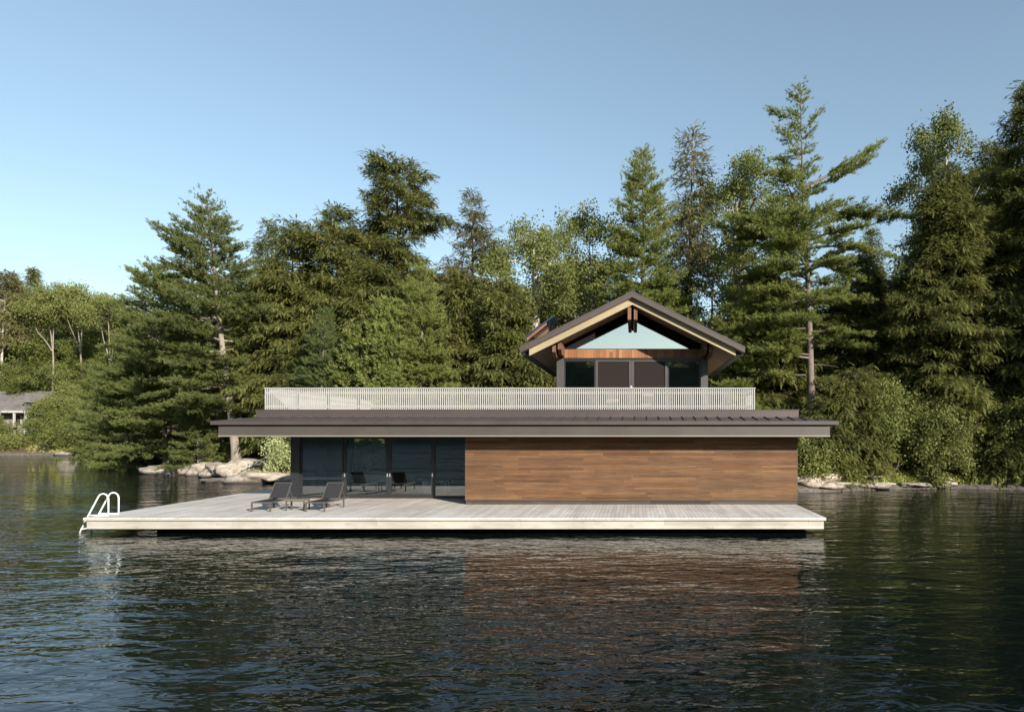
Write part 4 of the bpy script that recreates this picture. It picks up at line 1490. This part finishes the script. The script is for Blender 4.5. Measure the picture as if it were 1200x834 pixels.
# ---- left point
L_ = spot(279, 53.5)
Hh = Hof(279, 226, 53.5)
make_pine(61, Hh, 6.2, base=0.22, whorl=0.85, per=5, loc=L_, lean=(-3.0, 0.6), r_trunk=0.34, leafm='pine_dark', barkm='bark_grey', wob=0.15,
          prof=lambda q: (0.55 + 1.0 * q) if q < 0.35 else max(0.1, 0.92 * ((1 - q) / 0.65) ** 0.85), az_bias=(math.pi, 0.16), gapz=0.2, pitch_hi=40,
          extra=((0.80, 186, 3.6, 8, 0.1), (0.70, 184, 4.2, 0, 0.0), (0.55, 178, 5.5, 0, -0.03), (0.42, 190, 6.0, -4, -0.02), (0.30, 195, 6.0, -6, -0.05), (0.30, -20, 3.0, 0, -0.05), (0.26, 205, 5.6, -6, -0.08)),
          label='big leaning white pine on the rocky point with a pale lower trunk', dead=10)
make_pine(62, Hof(172, 325, 62), 5.2, base=0.1, whorl=0.85, per=5, loc=spot(196, 62), lean=(-1.0, 0), leafm='pine_dark', barkm='bark_grey', label='lower white pine left of the leaning one with arms lifted at its top', az_bias=(math.pi, 0.15),
          prof=lambda q: max(0.25, (1 - q) ** 0.55), extra=((0.93, 180, 3.0, 15, 0.12), (0.90, 200, 2.6, 25, 0.1), (0.8, 182, 4.6, 2, 0.05), (0.6, 178, 6.0, 0, 0)), size=1.1)
make_pine(63, Hof(150, 395, 64), 4.8, base=0.05, whorl=0.8, per=5, loc=spot(150, 66), leafm='pine_dark', barkm='bark_grey', label='short bushy pine at the shore left of the rocky point', size=1.15, prof=lambda q: max(0.2, (1 - q) ** 0.5))
make_pine(64, Hof(205, 420, 62), 3.8, base=0.12, whorl=0.7, per=5, loc=spot(200, 63.0), leafm='pine_dark', barkm='bark_grey', label='low pine spreading over the left end of the pale rocks', size=1.0, prof=lambda q: max(0.2, (1 - q) ** 0.5), az_bias=(-1.57, 0.15))
make_hemlock(65, Hof(300, 330, 57), 4.2, base=0.3, loc=spot(312, 58), size=1.07, power=0.5, label='shadowed hemlock directly behind the leaning white pine trunk')
make_broadleaf(66, Hof(331, 508, 47.6), 1.05, 0.04, 'bright_leaf', 'bark_dark', 240, 0.75, spot(332, 47.6), 'light green flowering bush at the left corner of the glazed wall', blobs=10, name='bush', cat='bush', fill=0.5)
make_pine(67, Hof(232, 470, 55.5), 2.2, base=0.12, whorl=0.6, per=5, loc=spot(232, 56.0), leafm='pine_dark', barkm='bark_grey', label='small pine with drooping boughs above the pale rocks', size=0.95, prof=lambda q: max(0.25, (1 - q) ** 0.5))
make_pine(68, Hof(118, 425, 82), 4.2, base=0.06, whorl=0.8, per=4, loc=spot(118, 92), leafm='pine_dark', barkm='bark_grey', label='bushy shore pine midway between the far house and the rocky point', size=1.35, prof=lambda q: max(0.2, (1 - q) ** 0.5))

# ---- far left hillside
far = [(62, 340, 126, 6.2, 0.50, 'olive_leaf', 'bark_grey', 'umbrella-crowned tree with a pale trunk forking wide on the left hillside', 4, 31),
       (95, 338, 128, 5.6, 0.46, 'olive_leaf', 'bark_grey', 'pale-stemmed tree just right of the wide-forked umbrella tree', 3, 32),
       (130, 352, 122, 5.4, 0.45, 'olive_leaf', 'bark_grey', 'pale-stemmed tree partly hidden by the lower white pine arms', 3, 33),
       (30, 336, 140, 5.4, 0.35, 'olive_leaf', 'bark_grey', 'rounded olive tree above the far house roof', 5, 34),
       (80, 452, 112, 3.0, 0.2, 'olive_leaf', 'bark_pale', 'thin grey-leaved birch beside the far house', 5, 36)]
for (p, yt, Y, r_, cl, lm, bk, lab, fk, sd_) in far:
    make_broadleaf(sd_ + 300, Hof(p, yt, Y), r_, cl, lm, bk, 800, 1.8 if Y > 115 else 1.4, spot(p, Y), lab, forks=fk, blobs=16, name='broadleaf_tree', fill=0.42, flat=0.9, rt=0.19 if Y > 115 else 0.15, lo=0.70 if cl > 0.4 else None)
make_hemlock(71, Hof(8, 320, 124), 4.2, base=0.5, loc=spot(-1, 124), lean=(1.4, 0), barkm='bark_pale', size=2.0, dens=0.55, label='brown-topped hemlock with a pale trunk at the left border', leafm='hemlock_dry', power=0.4)
make_hemlock(72, Hof(40, 316, 158), 3.6, loc=spot(40, 158), size=2.4, dens=0.5, label='spiky dark spruce on the crest of the left hill', name='spruce', power=0.75)
make_hemlock(73, Hof(14, 330, 150), 4.0, loc=spot(16, 150), size=2.4, dens=0.5, label='dark hemlock on the hill crest at the far left', power=0.6)
shl = [(-6, 482, 108, 2.6, 'oak_leaf', 'dark shrub before the left end of the far house'),
       (20, 512, 106, 2.2, 'olive_leaf', 'low pale shrub on the shore in front of the far house'),
       (52, 472, 107, 2.6, 'oak_leaf', 'shrub covering the right half of the far house'),
       (100, 468, 107, 4.0, 'oak_leaf', 'tall green shrub mass right of the far house'),
       (136, 478, 103, 4.2, 'oak_leaf', 'green shrub mass beside the bushy shore pine'),
       (74, 496, 105.5, 2.6, 'oak_leaf', 'low green shrub on the shore below the grey-leaved birch')]
for k, (p, yt, Y, r_, lm, lab) in enumerate(shl):
    o = make_broadleaf(340 + k, Hof(p, yt, Y), r_, 0.05, lm, 'bark_dark', 330, 1.5, spot(p, Y), lab, 'shrubs along the far left shore', forks=4, blobs=12, name='shrub', cat='shrub', fill=0.55)

# unseen tree past the right border, added to shade the trees at that edge
make_hemlock(91, 25, 5.0, loc=(31.5, 37.8, 0.3), size=1.6, dens=0.6, label='unseen hemlock added past the right border to shade the trees there', power=0.5)

# ---- deep wood: one mass behind the separate trees
def merged(name, specs, kindmat, label):
    Vs, Cs = [], []
    for (fol, wood, kind, loc) in specs:
        V, C = fol.arrays(kind)
        Vs.append(V + np.array(loc))
        Cs.append(C)
    o = link_mesh(name, tri_mesh(name, np.concatenate(Vs), np.concatenate(Cs)), M[kindmat])
    return tag(o, label, kind='stuff')


rw = random.Random(4)
protoA = [make_hemlock(500 + k, 16, 4.2, dens=0.42, size=2.1, power=0.5, build=False, per=4, step=0.3) for k in range(3)]
protoB = [make_broadleaf(510 + k, 15, 4.6, 0.2, clusters=300, size=2.0, build=False, blobs=14) for k in range(3)]
specA, specB = [], []


class Shifted:
    def __init__(s, V, C):
        s.V, s.C = V, C

    def arrays(s, kind):
        return s.V, s.C


cacheA = [f.arrays('spray') for f, w in protoA]
cacheB = [f.arrays('leaf') for f, w in protoB]


def place(cache, spec, px, ytop, Y):
    loc = spot(px, Y)
    if loc[2] < 1.2:
        return
    V, C = cache[rw.randrange(3)]
    H = PZ(ytop, Y) - loc[2]
    k = H / V[:, 2].max()
    a = rw.uniform(0, 6.28)
    kx = max(0.75, min(1.3, k)) * rw.uniform(0.9, 1.15)
    ca, sa = math.cos(a) * kx, math.sin(a) * kx
    V2 = np.stack([V[:, 0] * ca - V[:, 1] * sa, V[:, 0] * sa + V[:, 1] * ca, V[:, 2] * k], 1)
    spec.append((Shifted(V2, C), None, None, loc))


tops = [(150, 400), (200, 330), (260, 300), (300, 310), (345, 300), (400, 290), (450, 285), (500, 300), (540, 330), (575, 350), (610, 365), (650, 330), (690, 300), (730, 300), (770, 350), (810, 345), (850, 335), (890, 330), (930, 300), (970, 320), (1010, 330), (1050, 310), (1090, 250), (1130, 230), (1170, 210), (1210, 170)]
tx_, ty_ = [a[0] for a in tops], [a[1] for a in tops]
for Y in (60, 68, 78):
    p = 160 + rw.uniform(0, 20)
    while p < 1240:
        yt = np.interp(p, tx_, ty_) + rw.uniform(8, 50)
        if rw.random() < 0.6:
            place(cacheA, specA, p, yt, Y + rw.uniform(-3, 3))
        else:
            place(cacheB, specB, p, yt, Y + rw.uniform(-3, 3))
        p += rw.uniform(30, 52)
ftop = [(-60, 322), (0, 326), (30, 330), (60, 330), (90, 334), (120, 345), (150, 352), (190, 365), (230, 380)]
for Y, dy in ((120, 85), (130, 55), (140, 30), (152, 12), (168, 2)):
    p = -60 + rw.uniform(0, 20)
    while p < 230:
        yt = np.interp(p, [a[0] for a in ftop], [a[1] for a in ftop]) + dy + rw.uniform(-3, 10)
        place(cacheA if rw.random() < 0.35 else cacheB, specA if False else (specA if rw.random() < 0 else specB), p, yt, Y + rw.uniform(-4, 4))
        p += rw.uniform(13, 24)
merged('forest', specA, 'hemlock', 'dark evergreen wood behind the shoreline trees')
merged('forest', specB, 'oak_leaf', 'leafy wood behind the shoreline trees and over the far hill')


# ------------------------------------------------------------------ rocks, grass, driftwood
def rock(seed, px, Y, sx, sy, sz, label, sink=0.35, group='pale shore rocks'):
    rng = np.random.default_rng(seed)
    bm_ = bmesh.new()
    bmesh.ops.create_icosphere(bm_, subdivisions=4, radius=1.0)
    ph = rng.uniform(0, 6, 9)
    for v_ in bm_.verts:
        c_ = v_.co
        k = 1 + 0.22 * math.sin(c_.x * 2.3 + ph[0]) * math.sin(c_.y * 2.9 + ph[1]) + 0.16 * math.sin(c_.z * 4.1 + ph[2] + c_.x * 3) + 0.07 * math.sin(c_.x * 9 + ph[3]) * math.sin(c_.y * 8 + ph[4]) + 0.04 * math.sin(c_.z * 15 + ph[5] + c_.y * 11)
        k += 0.10 * abs(math.sin(c_.x * 5.1 + c_.y * 3.3 + ph[6])) - 0.10 * abs(math.sin(c_.y * 6.3 - c_.x * 2.2 + c_.z * 4 + ph[7]))
        v_.co = c_ * k
        if v_.co.z > 0.45:
            v_.co.z = 0.45 + (v_.co.z - 0.45) * 0.45
        v_.co.x *= sx
        v_.co.y *= sy
        v_.co.z *= sz
    me = bpy.data.meshes.new('rock')
    bm_.to_mesh(me)
    bm_.free()
    for p in me.polygons:
        p.use_smooth = True
    o = link_mesh('rock', me, M['rock'])
    x = PX(px, Y)
    o.location = (x, Y, max(gz(x, Y), -0.1) + sz * (0.5 - sink))
    o.rotation_euler = (0, 0, rng.uniform(-0.3, 0.3))
    tag(o, label, 'rock', group)
    return o


rock(1, 192, 57.6, 2.4, 1.4, 0.95, 'long low pale rock at the left tip of the point')
rock(2, 216, 56.2, 2.0, 1.3, 0.95, 'pale rock second from the tip of the point')
rock(3, 239, 54.6, 1.15, 1.0, 0.95, 'rounded bright rock at the middle of the point')
rock(4, 258, 52.6, 1.5, 1.1, 1.0, 'small pale rock below the leaning pine trunk')
rock(5, 284, 51.0, 1.7, 1.3, 1.15, 'highest pale boulder beside the leaning pine trunk')
rock(6, 270, 48.0, 1.7, 1.2, 0.45, 'flat dark-footed shelf rock nearest the dock')
rock(7, 303, 47.6, 2.3, 1.5, 0.7, 'broad flat rock between the point and the flowering bush')
rock(8, 327, 47.2, 1.3, 1.0, 0.4, 'low rock at the foot of the flowering bush')
rock(9, 950, 41.2, 1.5, 1.1, 0.62, 'pale flat rock at the water beside the cedar wall', group='rocks along the right shore')
rock(10, 976, 41.0, 1.4, 0.8, 0.26, 'dark low rock ledge right of the pale flat rock', group='rocks along the right shore')
rock(11, 1022, 41.9, 1.3, 0.6, 0.22, 'low brown ledge below the broad leafy shrub', group='rocks along the right shore')
rock(12, 1072, 42.6, 1.1, 0.6, 0.22, 'low ledge below the rounded olive shrub', group='rocks along the right shore')
rock(13, 1106, 42.9, 0.8, 0.5, 0.28, 'small pale rock left of the dark hollow', group='rocks along the right shore')
rock(14, 1172, 42.9, 0.6, 0.45, 0.24, 'small pale stone right of the dark hollow', group='rocks along the right shore')
rock(15, 118, 101.5, 3.0, 1.2, 0.9, 'pale rock on the far shore below the green shrub mass', group='far shore rocks')
rock(16, 148, 99.0, 3.2, 1.2, 0.7, 'low pale ledge on the far shore left of the rocky point', group='far shore rocks')
rock(17, 80, 103.5, 2.2, 1.0, 0.6, 'small grey rock on the far shore below the birch', group='far shore rocks')

for k, (p, Y, L, a, lab) in enumerate(((992, 41.6, 2.6, 0.35, 'bleached fallen limb lying on the right shore beside the pale flat rock'), (1120, 43.2, 3.0, 2.6, 'dead limb leaning out of the dark hollow in the right shore'))):
    ww = Wood()
    tq = np.linspace(0, 1, 6)
    ww.tube(np.stack([np.cos(a) * L * tq, -0.3 * tq, 0.12 + 0.5 * tq + 0.12 * np.sin(tq * 5)], 1), np.linspace(0.07, 0.02, 6), 6)
    ww.tube(np.stack([np.cos(a) * L * (0.5 + 0.3 * tq), -0.15 - 0.5 * tq, 0.42 + 0.5 * tq], 1), np.linspace(0.035, 0.01, 6), 5)
    lo_ = spot(p, Y)
    tag(link_mesh('fallen_branch', ww.mesh('fallen_branch'), M['bark_pale'], None, (lo_[0], lo_[1], max(0.1, lo_[2] + 0.1))), lab, 'branch')

# grass and low plants along the shore
rng = np.random.default_rng(9)
fol = Foliage(rng)
pts = []
for (p0, p1, ya, yb, n_) in ((245, 340, 48.2, 50.5, 420), (180, 262, 55, 59.5, 300), (938, 1210, 41.5, 44.5, 1500), (30, 175, 100, 106, 500)):
    px_r = rng.uniform(p0, p1, n_)
    Yr = rng.uniform(ya, yb, n_)
    xr_ = (px_r - 744) * Yr / 800
    zr = ground_z(xr_, Yr)
    q = zr > 0.25
    pts.append(np.stack([xr_, Yr, zr], 1)[q])
P = np.concatenate(pts)
F = rng.normal(size=P.shape) * 0.5 + np.array([0, 0, 1.0])
fol.add(P, F, np.array([0.0, 1, 0]), rng.uniform(0.8, 1.8, len(P)), rng.beta(1.2, 2.5, len(P)))
V, C = fol.arrays('cedar')
tag(link_mesh('grass', tri_mesh('grass', V, C), M['grass']), 'short grass and ground plants along the shore', kind='stuff')
# driftwood roots below the leaning pine
w = Wood()
x0 = PX(300, 50.2)
w.tube(np.array([[x0 - 0.9, 50.0, 0.75], [x0 - 0.2, 50.1, 1.1], [x0 + 0.5, 50.2, 1.5], [x0 + 1.0, 50.3, 1.9]]), [0.09, 0.08, 0.06, 0.03], 7)
w.tube(np.array([[x0 - 0.2, 50.1, 1.1], [x0 + 0.4, 50.0, 1.15], [x0 + 1.0, 50.0, 1.5]]), [0.06, 0.05, 0.02], 6)
o = link_mesh('driftwood', w.mesh('driftwood'), M['bark_pale'])
tag(o, 'bleached fallen branch on the slope right of the leaning pine', 'branch')
